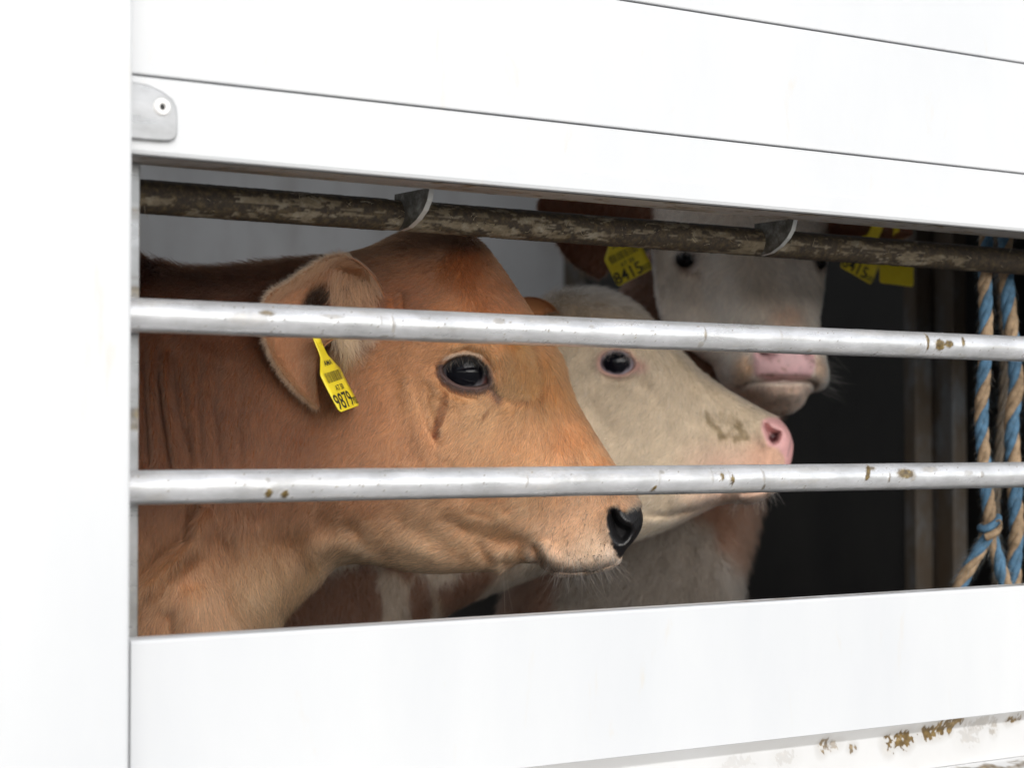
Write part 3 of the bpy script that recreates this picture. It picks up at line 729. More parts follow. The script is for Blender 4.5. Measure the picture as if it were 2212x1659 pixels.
# ------------------------------------------------------------------ brown calf in front
def brown_calf():
    fr = Frame(2.16); h = 1.5
    root = thing('calf', 'brown calf with a dark nose and yellow tag, looking right behind the bars', 'calf', [*fr.world(500, 1500, 0)[:2], FLOOR], 'calves in the trailer')
    x0, y0 = -90.0, 480.0
    X, Y = np.meshgrid(np.arange(x0, 1410, h), np.arange(y0, 1530, h), indexing='ij')
    out = smooth_poly([(-80, 520), (100, 520), (230, 538), (303, 556), (350, 573), (400, 583), (460, 586), (520, 581), (600, 571), (680, 561), (740, 552), (800, 535), (850, 512),
        (890, 499), (940, 493), (990, 498), (1022, 511), (1048, 536), (1085, 585), (1125, 645), (1160, 700), (1190, 745), (1208, 778), (1219, 815), (1234, 857), (1262, 905), (1300, 965),
        (1328, 1007), (1355, 1040), (1375, 1072), (1384, 1096), (1389, 1120), (1384, 1145), (1368, 1170), (1350, 1190), (1340, 1211), (1320, 1227), (1290, 1235), (1250, 1242), (1210, 1243), (1184, 1234),
        (1160, 1216), (1130, 1214), (1108, 1222), (1088, 1232), (1060, 1231), (1000, 1233), (950, 1235), (900, 1232), (850, 1223), (800, 1212), (762, 1211), (728, 1220), (695, 1246), (660, 1276),
        (625, 1308), (600, 1342), (575, 1375), (558, 1430), (520, 1520), (-80, 1520)], 3)
    ctrl = [  # x, y, half width
        (-80, 700, 230), (-80, 1000, 290), (-80, 1400, 300), (150, 620, 130), (150, 800, 225), (150, 1050, 270), (150, 1400, 270),
        (330, 600, 85), (330, 700, 150), (330, 850, 205), (330, 1010, 228), (330, 1150, 222), (330, 1300, 195), (330, 1450, 190),
        (500, 610, 80), (500, 700, 145), (500, 850, 190), (500, 1000, 200), (500, 1120, 178), (500, 1250, 150), (500, 1400, 150),
        (640, 610, 88), (640, 720, 145), (640, 860, 175), (640, 1000, 182), (640, 1120, 155), (620, 1240, 100), (560, 1340, 90),
        (760, 590, 100), (760, 700, 142), (760, 850, 155), (760, 1000, 163), (770, 1110, 142), (770, 1180, 95),
        (880, 540, 105), (880, 640, 140), (880, 760, 146), (880, 880, 150), (880, 1000, 152), (900, 1100, 128), (890, 1180, 88),
        (960, 540, 112), (970, 620, 148), (985, 700, 163), (1000, 745, 170), (1080, 740, 172), (1110, 780, 168), (1060, 640, 140), (1040, 570, 120),
        (1130, 700, 135), (1160, 780, 138), (1150, 850, 130), (1180, 820, 112), (1100, 880, 143), (1020, 880, 152), (1000, 960, 146), (1010, 1050, 128), (1000, 1130, 100), (1000, 1190, 72),
        (1120, 960, 125), (1200, 900, 100), (1210, 960, 98), (1120, 1050, 112), (1220, 1040, 92), (1280, 1020, 78), (1100, 1130, 92), (1100, 1190, 64),
        (1180, 1120, 90), (1240, 1110, 88), (1290, 1100, 84), (1200, 1180, 88), (1260, 1180, 92), (1310, 1170, 84), (1340, 1080, 76), (1360, 1130, 74), (1230, 1225, 78), (1300, 1215, 80)]
    rnd = [(-80, 600, 200), (-80, 1500, 200), (300, 620, 130), (600, 640, 120), (850, 580, 105), (1000, 560, 95), (1100, 650, 80), (1190, 780, 62), (1230, 900, 58), (1300, 1000, 52), (1360, 1090, 48), (1350, 1180, 44),
           (1250, 1220, 40), (1150, 1190, 40), (1060, 1200, 50), (950, 1200, 60), (800, 1180, 62), (700, 1220, 70), (620, 1300, 70), (560, 1400, 75)]
    d, t, Hc, g = pillow(X, Y, out, ctrl, rnd)
    base = Hc * g
    H = Hc.copy()
    S = lambda p, s_, a, k='line', tp=True: stroke(X, Y, H, p, s_, a, k, tp)
    # neck: upright skin wrinkles, broad roll, hanging fold in front of the shoulder
    for p, s_, a in [([(318, 735), (328, 850), (335, 990)], 6, -9), ([(345, 735), (352, 860), (362, 1010)], 5, -10), ([(372, 735), (374, 820), (392, 930), (405, 1010)], 6, -13), ([(398, 740), (412, 860), (434, 960), (440, 1012)], 6, -15),
                     ([(425, 745), (430, 850), (446, 960), (452, 1012)], 5, -8), ([(462, 750), (458, 860), (470, 1000)], 6, -7), ([(500, 760), (492, 880), (506, 1000)], 7, -6), ([(548, 770), (540, 900), (550, 1010)], 8, -5),
                     ([(360, 740), (364, 860), (378, 1000)], 6, 6), ([(385, 760), (400, 880), (420, 1010)], 6, 8), ([(330, 620), (334, 700), (330, 760)], 8, -6)]: S(p, s_ * 1.05, a * 1.25)
    S([(470, 1075), (452, 1105), (440, 1146), (384, 1194), (340, 1240), (290, 1300)], 14, -18, 'fold')
    S([(470, 1075), (454, 1105), (443, 1148), (388, 1198), (344, 1243), (294, 1303)], 5, -12)
    S([(560, 1100), (548, 1170), (560, 1260), (590, 1340)], 26, 9); S([(520, 1130), (505, 1230), (500, 1350)], 22, -8)
    S([(440, 1240), (450, 1320), (470, 1400)], 26, 16); S([(640, 1130), (655, 1180), (690, 1240)], 20, -10); S([(395, 1290), (400, 1340), (410, 1400)], 12, -10)
    # jaw line, throat rolls
    S([(680, 1150), (720, 1170), (770, 1170), (840, 1200)], 16, 6); S([(760, 1110), (800, 1162), (842, 1194), (870, 1215)], 12, -6)
    S([(842, 1093), (900, 1130), (953, 1164), (1010, 1205)], 18, -5); S([(870, 1150), (930, 1188), (1000, 1215)], 16, 4)
    S([(700, 1090), (740, 1130), (790, 1150)], 24, -6)
    # corner of the mouth and cheek
    S([(950, 1108), (1010, 1136), (1070, 1152), (1130, 1164), (1152, 1190)], 15, -8); S([(955, 1080), (1030, 1112), (1110, 1132), (1165, 1150)], 18, 5)
    S([(1152, 1165), (1158, 1190), (1170, 1214), (1190, 1228)], 7, -22); S([(1172, 1160), (1176, 1190), (1200, 1212)], 12, 10)
    S([(1190, 1229), (1230, 1233), (1280, 1230), (1325, 1215), (1340, 1203)], 4.0, -26, 'line', False)
    S([(1035, 1160), (1050, 1190), (1072, 1212)], 9, -5); S([(1075, 1180), (1085, 1205)], 12, 5); S([(1090, 1228), (1098, 1214), (1112, 1212)], 7, -14); S([(1110, 1185), (1150, 1196)], 12, -8)
    for p in [[(1010, 1095), (1050, 1105), (1085, 1112)], [(1030, 1118), (1070, 1128), (1110, 1134)], [(1085, 1098), (1110, 1090)]]: S(p, 5, -3)
    # cheek folds behind and under the eye
    S([(905, 800), (912, 860), (930, 920), (955, 965)], 8, -6); S([(925, 820), (932, 870), (948, 920)], 6, -5); S([(890, 770), (892, 860), (915, 950), (950, 1010)], 16, 3)
    S([(860, 640), (862, 700), (866, 740)], 6, -6); S([(880, 630), (882, 690), (884, 730)], 6, -6); S([(845, 650), (850, 740)], 8, 5); S([(850, 760), (862, 850), (890, 950), (920, 1000)], 18, -4)
    S([(960, 985), (1000, 1040), (1010, 1080)], 12, -5)
    # brow ridge with its swirl of long hair
    S([(1130, 735), (1150, 780), (1165, 830), (1150, 852)], 9, -10); S([(1110, 735), (1122, 780), (1128, 830)], 18, 12); S([(1080, 850), (1110, 862), (1148, 856)], 10, -8)
    S([(1175, 760), (1200, 830), (1235, 900)], 12, 6)
    # eye: lids round the almond
    alm = smooth_poly([(963, 800), (968, 788), (984, 778), (1004, 773), (1026, 775), (1043, 786), (1051, 802), (1056, 822), (1050, 829), (1030, 833), (1006, 832), (984, 824), (969, 812)], 4)
    e = -sdist(X, Y, alm)
    eye_lvl = 150.0
    k = np.exp(-((X - 1008) / 95) ** 2 - ((Y - 808) / 75) ** 2)
    H += k * (eye_lvl + 2 - H) * 0.9
    H += 5.5 * np.exp(-((e - 7) / 6.5) ** 2) * (e > -6)
    S([(945, 800), (957, 781), (980, 766), (1012, 759), (1040, 766), (1060, 786), (1072, 815)], 4, -7); S([(948, 790), (975, 755), (1012, 746), (1050, 754), (1075, 785)], 12, 7)
    S([(951, 812), (960, 832), (976, 847), (1011, 859), (1040, 860)], 3.5, -6); S([(942, 815), (955, 845), (980, 862), (1015, 872)], 9, 5)
    S([(1056, 826), (1070, 842), (1084, 858)], 8, -6)
    H = np.where(e < 3, H - 46 * sstep(3, -5, e), H)
    # nose: planum, nostril
    nost = smooth_poly([(1311, 1107), (1317, 1097), (1325, 1099), (1329, 1112), (1341, 1126), (1356, 1132), (1362, 1143), (1356, 1157), (1345, 1169), (1331, 1166), (1319, 1147)], 4)
    en = -sdist(X, Y, nost)
    plan = smooth_poly([(1309, 1100), (1318, 1090), (1329, 1090), (1342, 1103), (1356, 1096), (1372, 1092), (1394, 1088), (1402, 1120), (1392, 1150), (1372, 1178), (1352, 1196), (1337, 1201), (1328, 1190), (1319, 1170), (1308, 1132)], 3)
    ep = -sdist(X, Y, plan)
    S([(1335, 1095), (1350, 1112), (1372, 1124)], 9, 11); H += 6 * np.exp(-((en - 7) / 6) ** 2) * (en > -5)
    S([(1303, 1095), (1300, 1130), (1310, 1165)], 8, 7)
    H = np.where(en < 2, H - 40 * sstep(2, -12, en), H)
    H = blur(H, 1)
    lump = fnoise(X / 60, Y / 60, 3) - 0.5; H += 4 * lump
    Hn = np.where(t > 0, H * g, 0); Hf = np.where(t > 0, base, 0)
    x, y, w, Fc = relief_mesh(x0, y0, h, Hn, Hf, t, 3.0, -300, 250)
    n_body = len(x)
    V = np.stack([x, y, w], 1)
    # near ear
    rear = [(850, 700, 104), (838, 648, 136), (812, 600, 162), (778, 572, 184), (750, 564, 196), (728, 569, 205), (690, 592, 216), (645, 624, 222), (605, 652, 226), (597, 700, 226), (612, 765, 220), (650, 826, 210), (688, 864, 202), (708, 878, 198)]
    front = [(872, 740, 92), (848, 734, 126), (814, 726, 168), (790, 716, 195), (768, 724, 208), (748, 732, 212), (730, 742, 213), (716, 756, 213), (708, 776, 212), (704, 802, 209), (704, 832, 204), (706, 858, 200), (709, 879, 197)]
    EV, EF, EFi, EVi, ENi = quad_patch(rear, front, [10, 40, 88, 105, 84, 58, 36, 22, 10, 0], 90, 40, 9)
    # far ear, behind the poll
    off = len(V); V = np.r_[V, EV]; Fall = np.r_[Fc, EF + off]
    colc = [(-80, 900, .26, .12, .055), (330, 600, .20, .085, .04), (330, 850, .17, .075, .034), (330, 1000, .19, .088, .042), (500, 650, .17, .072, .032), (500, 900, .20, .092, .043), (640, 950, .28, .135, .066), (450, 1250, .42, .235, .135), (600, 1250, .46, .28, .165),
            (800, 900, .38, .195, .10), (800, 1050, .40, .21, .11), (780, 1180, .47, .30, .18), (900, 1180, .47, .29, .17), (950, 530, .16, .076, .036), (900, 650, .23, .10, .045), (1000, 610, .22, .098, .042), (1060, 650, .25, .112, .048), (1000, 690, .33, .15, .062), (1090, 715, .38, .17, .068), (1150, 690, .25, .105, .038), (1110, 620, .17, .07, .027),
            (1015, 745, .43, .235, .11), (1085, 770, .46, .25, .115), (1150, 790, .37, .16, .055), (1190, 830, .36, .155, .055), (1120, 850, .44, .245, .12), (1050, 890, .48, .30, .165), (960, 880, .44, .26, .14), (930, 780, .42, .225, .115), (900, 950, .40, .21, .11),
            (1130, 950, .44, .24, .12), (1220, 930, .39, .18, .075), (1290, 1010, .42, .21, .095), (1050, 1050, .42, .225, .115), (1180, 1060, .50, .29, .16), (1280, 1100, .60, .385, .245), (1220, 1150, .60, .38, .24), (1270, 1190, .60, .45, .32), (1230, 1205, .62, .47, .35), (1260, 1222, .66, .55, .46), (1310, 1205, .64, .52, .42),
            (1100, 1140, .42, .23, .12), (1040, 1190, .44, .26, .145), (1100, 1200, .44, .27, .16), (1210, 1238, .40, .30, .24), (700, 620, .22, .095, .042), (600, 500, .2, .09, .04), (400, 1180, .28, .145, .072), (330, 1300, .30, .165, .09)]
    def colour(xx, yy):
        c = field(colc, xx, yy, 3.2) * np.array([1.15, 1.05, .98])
        c = c * (1 - (.50 * sstep(1000, 660, xx) * sstep(1240, 1080, yy))[:, None] * np.array([1, 1.12, 1.2])) * (1 - (.16 * sstep(760, 680, yy) * (xx > 780))[:, None] * np.array([1, 1.2, 1.2]))  # shade over neck and forehead put into the coat colour
        c = c * (1 - .55 * sstep(110, 10, sdist(xx, yy, out)) * sstep(840, 700, xx) * sstep(760, 640, yy) - .62 * sstep(85, 8, np.hypot((xx - 960) * .5, yy - 490)) * (xx > 780))[:, None]  # crest and poll darkened too, their shade put into the coat
        c = c * (0.90 + 0.22 * fnoise(xx / 26, yy / 26, 4))[:, None]
        # wet streaks under the eye
        wb = 6.0 * (fnoise(xx / 10, yy / 8, 3) - .5)
        for p, w0, w1, a in [([(969, 849), (966, 868), (959, 893), (953, 915), (950, 938)], 6, 9.5, 1.0), ([(1061, 876), (1053, 890), (1045, 905)], 1.5, 3.5, .9), ([(958, 836), (968, 852)], 4, 6, .5)]:
            q, tt, _ = seg_dist(xx, yy, p, False); w_ = w0 + (w1 - w0) * np.sin(np.pi * np.clip(tt * 1.1, 0, 1)) + wb; k_ = a * sstep(w_ + 1.2, w_ - 1.2, q) * (.45 + .55 * tt)
            c = c * (1 - k_[:, None] * np.array([.66, .80, .87]))
        q, _, _ = seg_dist(xx, yy, [(1132, 725), (1150, 765), (1168, 810), (1170, 838), (1154, 856), (1120, 862)], False); c = c * (1 - .5 * sstep(9, 2, q))[:, None]  # shade of the brow crease painted into the coat
        ee = -sdist(xx, yy, alm)
        ring = sstep(19, 8, ee) * sstep(0.9, 0.0, np.clip((770 - yy) / 14, 0, 1)); ring = np.maximum(ring * np.where(yy < 790, 0.55 + 0.0 * yy, 1), 0)
        q, _, _ = seg_dist(xx, yy, [(1054, 815), (1066, 838), (1080, 857)], False); ring = np.maximum(ring, sstep(15, 4, q) * .85)
        c = c * (1 - ring[:, None]) + np.array([.075, .045, .040]) * ring[:, None]
        q, _, _ = seg_dist(xx, yy, [(968, 815), (988, 831), (1012, 838), (1040, 838)], False); k_ = sstep(4, 1, q) * .22
        c = c * (1 - k_[:, None]) + np.array([.26, .15, .13]) * k_[:, None]
        q, _, _ = seg_dist(xx, yy, [(972, 774), (995, 766), (1018, 764), (1042, 771)], False); k_ = sstep(8, 2, q) * .55
        c = c * (1 - k_[:, None]) + np.array([.52, .42, .33]) * k_[:, None]
        pp = -sdist(xx, yy, plan) + 9 * (fnoise(xx / 7, yy / 7, 3) - .5); k_ = sstep(6, -2, pp)
        c = c * (1 - k_[:, None]) + np.array([.016, .015, .016]) * k_[:, None]
        q, _, _ = seg_dist(xx, yy, [(1333, 1171), (1345, 1173), (1354, 1165), (1359, 1157)], False); k_ = sstep(1.6, .5, q) * .35
        c = c * (1 - k_[:, None]) + np.array([.42, .41, .38]) * k_[:, None]
        q, _, _ = seg_dist(xx, yy, [(1190, 1229), (1230, 1233), (1280, 1230), (1325, 1215)], False); k_ = sstep(4, 1, q) * .6
        return c * (1 - k_[:, None])
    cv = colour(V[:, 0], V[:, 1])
    isn = np.arange(len(V)) >= n_body
    ecol = np.array([.32, .15, .08]) * (0.85 + 0.3 * fnoise(V[:, 0] / 20, V[:, 1] / 20, 3))[:, None]
    q = np.hypot((V[:, 0] - 700 + .3 * (V[:, 1] - 655)) / 30, (V[:, 1] - 660) / 46); ecol = ecol * (1 - 0.93 * sstep(1.15, 0.6, q))[:, None]  # shade inside the ear canal painted as a dark ellipse
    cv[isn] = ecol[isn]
    wet = np.where(isn, 0, np.maximum(sstep(4, -2, -sdist(V[:, 0], V[:, 1], plan)) * (1 - .9 * sstep(2, -4, -sdist(V[:, 0], V[:, 1], nost))), sstep(9, 3, -sdist(V[:, 0], V[:, 1], alm)) * .35))
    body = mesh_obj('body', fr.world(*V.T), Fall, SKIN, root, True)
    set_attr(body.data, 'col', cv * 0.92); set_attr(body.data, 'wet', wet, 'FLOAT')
    # eyes
    def ecol_(dd):
        a = np.arccos(np.clip(dd[:, 2], -1, 1)); c = np.tile(np.array([.004, .004, .006]), (len(dd), 1))
        rr = np.hypot((dd[:, 0]) / .62, (dd[:, 1] - .02) / .46); k_ = sstep(.93, 1.08, rr)[:, None]
        c = c * (1 - k_) + np.array([.13, .12, .13]) * k_
        k2 = sstep(.66, .76, dd[:, 0] + .35 * dd[:, 1])[:, None]; return c * (1 - k2) + np.array([.22, .10, .09]) * k2
    ball('eyeball', fr, (1007, 806, 92), 64, ecol_, root)
    ball('eyeball', fr, (1007, 806, -98), 62, ecol_, root)
    ball('tear_caruncle', fr, (1047, 825, 130), 7, lambda dd: np.tile(np.array([.28, .12, .10]), (len(dd), 1)), root, EYE, 16, 12, (1, .6, 1))
    # coat
    flow = [(330, 600, -.5, .8), (330, 850, -.05, 1), (330, 1100, -.1, 1), (330, 1300, -.3, 1), (500, 620, -.8, .5), (500, 850, -.1, 1), (520, 1080, .05, 1), (520, 1250, .25, 1), (600, 1320, .35, .95), (460, 1350, 0, 1), (640, 900, -.25, 1), (650, 1180, .15, .9), (700, 1120, -.6, .7),
            (760, 1190, -.85, .45), (800, 950, -.55, .8), (880, 850, -.6, .8), (880, 1150, -.9, .4), (960, 1190, -1, .15), (950, 520, -.5, -.4), (900, 580, -.8, .5), (1000, 590, .05, .9), (1060, 620, .4, .9), (900, 680, -.7, .6), (980, 700, -.7, .25), (1090, 750, .5, .65), (1150, 770, .3, .95), (1170, 830, -.3, 1),
            (1120, 850, -.6, .5), (1190, 900, .35, .9), (1050, 900, -.55, .8), (980, 880, -.55, .8), (950, 800, -.6, .6), (1130, 970, -.45, .85), (1240, 960, .1, 1), (1300, 1030, .1, 1), (1030, 1050, -.7, .7), (1180, 1060, -.4, .8), (1120, 1110, -.8, .5), (1250, 1110, -.5, .7), (1230, 1180, -.35, .9), (1290, 1190, -.1, 1), (1340, 1080, .2, .6),
            (1040, 1180, -.8, .5), (1100, 1195, -.7, .6)]
    lenc = [(330, 600, 30), (330, 900, 24), (330, 1250, 34), (480, 1150, 36), (560, 1300, 52), (520, 600, 30), (520, 900, 22), (650, 1220, 40), (780, 1190, 30), (800, 950, 20), (900, 1200, 24), (1000, 1200, 22), (950, 520, 24), (1000, 620, 20), (1140, 790, 32), (1165, 840, 34), (1050, 900, 15), (1130, 980, 16), (1230, 940, 20), (1290, 1020, 17),
            (1030, 1080, 20), (1110, 1110, 26), (1250, 1120, 12), (1230, 1190, 11), (1310, 1190, 9), (1000, 770, 11), (960, 830, 10), (1010, 850, 10)]
    bx = V[:n_body]; Nb = normals(bx, Fc); fc = bx[Fc].mean(1); fn = Nb[Fc[:, 0]]
    wgt = np.where(fc[:, 2] > 0, 1.0, 0.12) * np.where(fc[:, 0] < 240, 0.12, 1) * np.where(fc[:, 1] > 1420, 0.05, 1) * np.where(fc[:, 0] > 880, 1.5, 1.0)
    wgt *= np.where(fn[:, 2] > -0.3, 1, 0.25)
    ea, en_, epl = -sdist(fc[:, 0], fc[:, 1], alm), -sdist(fc[:, 0], fc[:, 1], nost), -sdist(fc[:, 0], fc[:, 1], plan)
    wgt *= np.where((ea < 7) & (fc[:, 2] > 0), 0, 1) * np.where(epl < 3, 0, 1)
    P, N = sample_surface(bx, Nb, Fc, 300000, wgt)
    L = field(lenc, P[:, 0], P[:, 1], 3)[:, 0] * rng.uniform(.6, 1.25, len(P))
    fl = field(flow, P[:, 0], P[:, 1], 3.2)
    wob = (fnoise(P[:, 0] / 34 + 50, P[:, 1] / 34, 3) - .5) * 1.3                 # whorls and clumps
    ca, sa = np.cos(wob), np.sin(wob); fl = np.stack([fl[:, 0] * ca - fl[:, 1] * sa, fl[:, 0] * sa + fl[:, 1] * ca], 1)
    lift = 0.16 + 0.16 * rng.random(len(P)) + 0.2 * sstep(24, 45, L)
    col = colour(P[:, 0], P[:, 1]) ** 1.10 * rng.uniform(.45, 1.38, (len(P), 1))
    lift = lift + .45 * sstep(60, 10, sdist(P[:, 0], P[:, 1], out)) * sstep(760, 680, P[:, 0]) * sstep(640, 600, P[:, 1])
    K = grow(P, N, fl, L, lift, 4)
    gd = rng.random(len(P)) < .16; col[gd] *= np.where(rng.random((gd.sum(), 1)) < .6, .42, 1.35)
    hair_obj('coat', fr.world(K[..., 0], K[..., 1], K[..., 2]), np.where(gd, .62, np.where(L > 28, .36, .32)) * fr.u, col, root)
    # ear coat, rims and hanging tufts
    P, N = sample_surface(EVi, ENi, EFi, 16000, np.ones(len(EFi)))
    rim = np.minimum(seg_dist(P[:, 0], P[:, 1], rear, False)[0], seg_dist(P[:, 0], P[:, 1], front, False)[0])
    L = np.where(rim < 10, 24, 13) * rng.uniform(.6, 1.3, len(P))
    fl = field([(740, 580, -.7, .4), (640, 640, -.9, .2), (610, 720, -.6, .8), (680, 850, -.1, 1), (720, 780, -.2, 1), (790, 650, -.3, 1)], P[:, 0], P[:, 1])
    dk = np.hypot((P[:, 0] - 700 + .3 * (P[:, 1] - 655)) / 30, (P[:, 1] - 660) / 46)  # same painted canal shade for the ear hair
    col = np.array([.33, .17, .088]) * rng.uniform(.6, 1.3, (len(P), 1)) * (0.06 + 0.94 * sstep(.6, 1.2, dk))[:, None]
    K1 = grow(P, N, fl, L, 0.35 + 0.3 * (rim < 10), 4)
    BV, BN = EV[len(EVi):], -ENi
    P2, N2 = sample_surface(BV, BN, EFi[:, ::-1], 9000, np.ones(len(EFi)))
    K2 = grow(P2, N2, np.tile([-.8, .3], (len(P2), 1)), rng.uniform(10, 22, len(P2)), .3, 4)
    # rim fringe
    rr = spline(np.array(rear, float), 400); i_ = rng.integers(110, 398, 2600); P3 = rr[i_] + rng.normal(0, 2.5, (2600, 3)); tg = rr[np.minimum(i_ + 1, 399)] - rr[i_ - 1]
    nn = np.stack([tg[:, 1], -tg[:, 0]], 1) / np.hypot(tg[:, 0], tg[:, 1])[:, None]
    nn = np.where((nn[:, :1] * (P3[:, :1] - 700) + nn[:, 1:] * (P3[:, 1:2] - 700)) < 0, -nn, nn)
    K3 = grow(P3, np.tile([0, 0, 1.0], (2600, 1)), nn * .7 + tg[:, :2] / np.hypot(tg[:, 0], tg[:, 1])[:, None] * .5, rng.uniform(5, 17, 2600), .3, 4)
    c2 = np.array([.30, .15, .08]) * rng.uniform(.7, 1.3, (len(P2), 1)); c3 = np.array([.34, .19, .105]) * rng.uniform(.6, 1.2, (2600, 1))
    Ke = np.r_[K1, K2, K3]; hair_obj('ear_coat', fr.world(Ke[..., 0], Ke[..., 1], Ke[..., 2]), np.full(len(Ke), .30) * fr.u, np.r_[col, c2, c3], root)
    # tufts hanging from the front of the ear
    n = 1100; a = rng.random(n); p0 = np.stack([738 + 84 * a + rng.normal(0, 5, n), 590 + 95 * rng.random(n) ** 1.2 + 25 * a, 190 + 18 * (1 - a) - 30 * a + rng.normal(0, 5, n)], 1)
    n2 = 620; cl_ = rng.integers(0, 9, n2); cx = np.array([742, 752, 760, 767, 774, 783, 796, 808, 818])[cl_]; p1 = np.stack([cx + rng.normal(0, 4, n2), 700 + 32 * rng.random(n2), 205 - .3 * (cx - 740) + rng.normal(0, 4, n2)], 1)
    L = np.r_[rng.uniform(24, 62, n), np.array([60, 80, 92, 100, 90, 70, 46, 42, 38])[cl_] * rng.uniform(.55, 1.1, n2)]
    fl = np.r_[np.stack([rng.normal(.0, .16, n) - .35 * (p0[:, 0] < 760) + .15, np.ones(n)], 1), np.stack([rng.normal(.12, .08, n2), np.ones(n2)], 1)]
    p0 = np.r_[p0, p1]; top = np.r_[np.zeros(n), np.ones(n2)]
    Kt = grow(p0, np.tile([.1, -.1, 1.0], (n + n2, 1)), fl, L, .10, 7, .08)
    tipx = np.r_[np.zeros(n), (np.array([6, 8, 8, 6, 2, -2, 4, 4, 2])[cl_] - (p1[:, 0] - cx) * .8)]
    Kt[:, 1:, 0] += (rng.normal(0, 3, (n + n2, 1)) + tipx[:, None]) * np.linspace(0, 1, 6)[None] ** 2
    ct = np.where(top[:, None] > 0, np.array([.42, .26, .15]), np.array([.26, .125, .062])) * rng.uniform(.5, 1.3, (n + n2, 1))
    hair_obj('ear_tuft', fr.world(Kt[..., 0], Kt[..., 1], Kt[..., 2]), np.full(n + n2, .34) * fr.u, ct, root)
    # whorl of long hair on the brow
    br = spline(np.array([(1128, 722, 0), (1146, 760, 0), (1162, 800, 0), (1168, 832, 0), (1152, 854, 0)], float), 300); n = 2600; i_ = rng.integers(0, 299, n); o_ = np.abs(rng.normal(0, 22, n))
    q = br[i_]; qx, qy = q[:, 0] - o_ * (1 + .3 * (i_ > 230)), q[:, 1] + rng.normal(0, 5, n) - o_ * .25 + np.where(i_ > 230, o_ * .35, 0)
    gx, gy = np.gradient(Hn, h); Nn = np.stack([-bil(gx, x0, y0, h, qx, qy), -bil(gy, x0, y0, h, qx, qy), np.ones(n)], 1); Nn /= np.linalg.norm(Nn, axis=1)[:, None]
    Kb = grow(np.stack([qx, qy, bil(Hn, x0, y0, h, qx, qy)], 1), Nn, np.stack([.75 + rng.normal(0, .25, n), np.where(i_ > 200, -.15, .75) + rng.normal(0, .3, n)], 1), rng.uniform(18, 46, n), .3, 6, .2)
    hair_obj('brow_tuft', fr.world(Kb[..., 0], Kb[..., 1], Kb[..., 2]), np.full(n, .34) * fr.u, np.array([.40, .175, .06]) * rng.uniform(.5, 1.35, (n, 1)), root)
    # lashes
    up_ = spline(np.array([(966, 792, 0), (984, 779, 0), (1006, 774, 0), (1028, 776, 0), (1045, 788, 0), (1052, 804, 0)], float), 200)
    NL = 200; i_ = rng.integers(5, 199, NL); p = up_[i_] + rng.normal(0, 1.5, (NL, 3)); p[:, 2] = 156 + rng.normal(0, 1.5, NL)
    L = rng.uniform(9, 24, NL); Kl = grow(p, np.tile([0, 0, 1.0], (NL, 1)), np.stack([rng.normal(.12, .2, NL) + (p[:, 0] - 1010) / 110, np.ones(NL)], 1), L, .75, 6, .1, .3)
    long_ = rng.random(NL) < .12; cl = np.where(long_[:, None], np.array([.45, .30, .20]), np.array([.006, .005, .004])); L[long_] *= 1.7
    lo = spline(np.array([(962, 812, 0), (980, 830, 0), (1004, 839, 0), (1035, 840, 0), (1056, 838, 0)], float), 200); i2 = rng.integers(0, 199, 130); p2 = lo[i2] + rng.normal(0, 3, (130, 3)); p2[:, 2] = 156
    Kl2 = grow(p2, np.tile([0, 0, 1.0], (130, 1)), np.stack([rng.normal(.1, .15, 130), np.ones(130)], 1), rng.uniform(8, 20, 130), .35, 6)
    Kl = np.r_[Kl, Kl2]; hair_obj('eyelashes', fr.world(Kl[..., 0], Kl[..., 1], Kl[..., 2]), np.full(len(Kl), .42) * fr.u, np.r_[cl, np.tile([.02, .015, .012], (130, 1))], root)
    # whiskers
    n = 150; px = rng.uniform(1165, 1345, n); py = np.where(rng.random(n) < .6, rng.uniform(1190, 1238, n), rng.uniform(1085, 1200, n)); ok = (sdist(px, py, out) > 3) & (-sdist(px, py, plan) > 6); px, py = px[ok], py[ok]
    pw = bil(Hn, x0, y0, h, px, py); low = py > 1192
    L = np.where(low, rng.uniform(22, 75, len(px)), rng.uniform(12, 34, len(px)))
    fl = np.stack([np.where(low, (px - 1235) / 120 + rng.normal(0, .2, len(px)), rng.normal(-.3, .4, len(px))), np.ones(len(px))], 1)
    Kw = grow(np.stack([px, py, pw], 1), np.tile([0, .1, 1.0], (len(px), 1)), fl, L, np.where(low, .35, .5), 7, .05)
    n2 = 42; qx = rng.uniform(1190, 1342, n2); qy = np.interp(qx, [1190, 1250, 1290, 1320, 1342], [1236, 1241, 1234, 1226, 1205]); Kw2 = grow(np.stack([qx, qy, rng.uniform(-40, 40, n2)], 1), np.tile([0, .2, 1.0], (n2, 1)), np.stack([(qx - 1240) / 90, np.ones(n2)], 1), rng.uniform(25, 80, n2), .05, 7, .05)
    Kw3 = grow(np.array([[1088, 1228, 30.], [1094, 1229, 26.], [1083, 1229, 20.]]), np.tile([0, .2, 1.0], (3, 1)), np.array([[.05, 1], [.02, 1], [-.3, 1]]), np.array([130, 105, 60.]), .02, 7, .05)
    wc = np.where((low & (rng.random(len(px)) < .55))[:, None], np.array([.40, .33, .27]), np.array([.02, .016, .014]))
    Ka = np.r_[Kw, Kw2, Kw3]; hair_obj('whiskers', fr.world(Ka[..., 0], Ka[..., 1], Ka[..., 2]), np.full(len(Ka), .32) * fr.u, np.r_[wc, np.tile([.42, .34, .27], (n2, 1)), np.tile([.5, .36, .25], (3, 1))], root)
    # whisker pores
    k = rng.random(len(px)) < .42
    bm = bmesh.new()
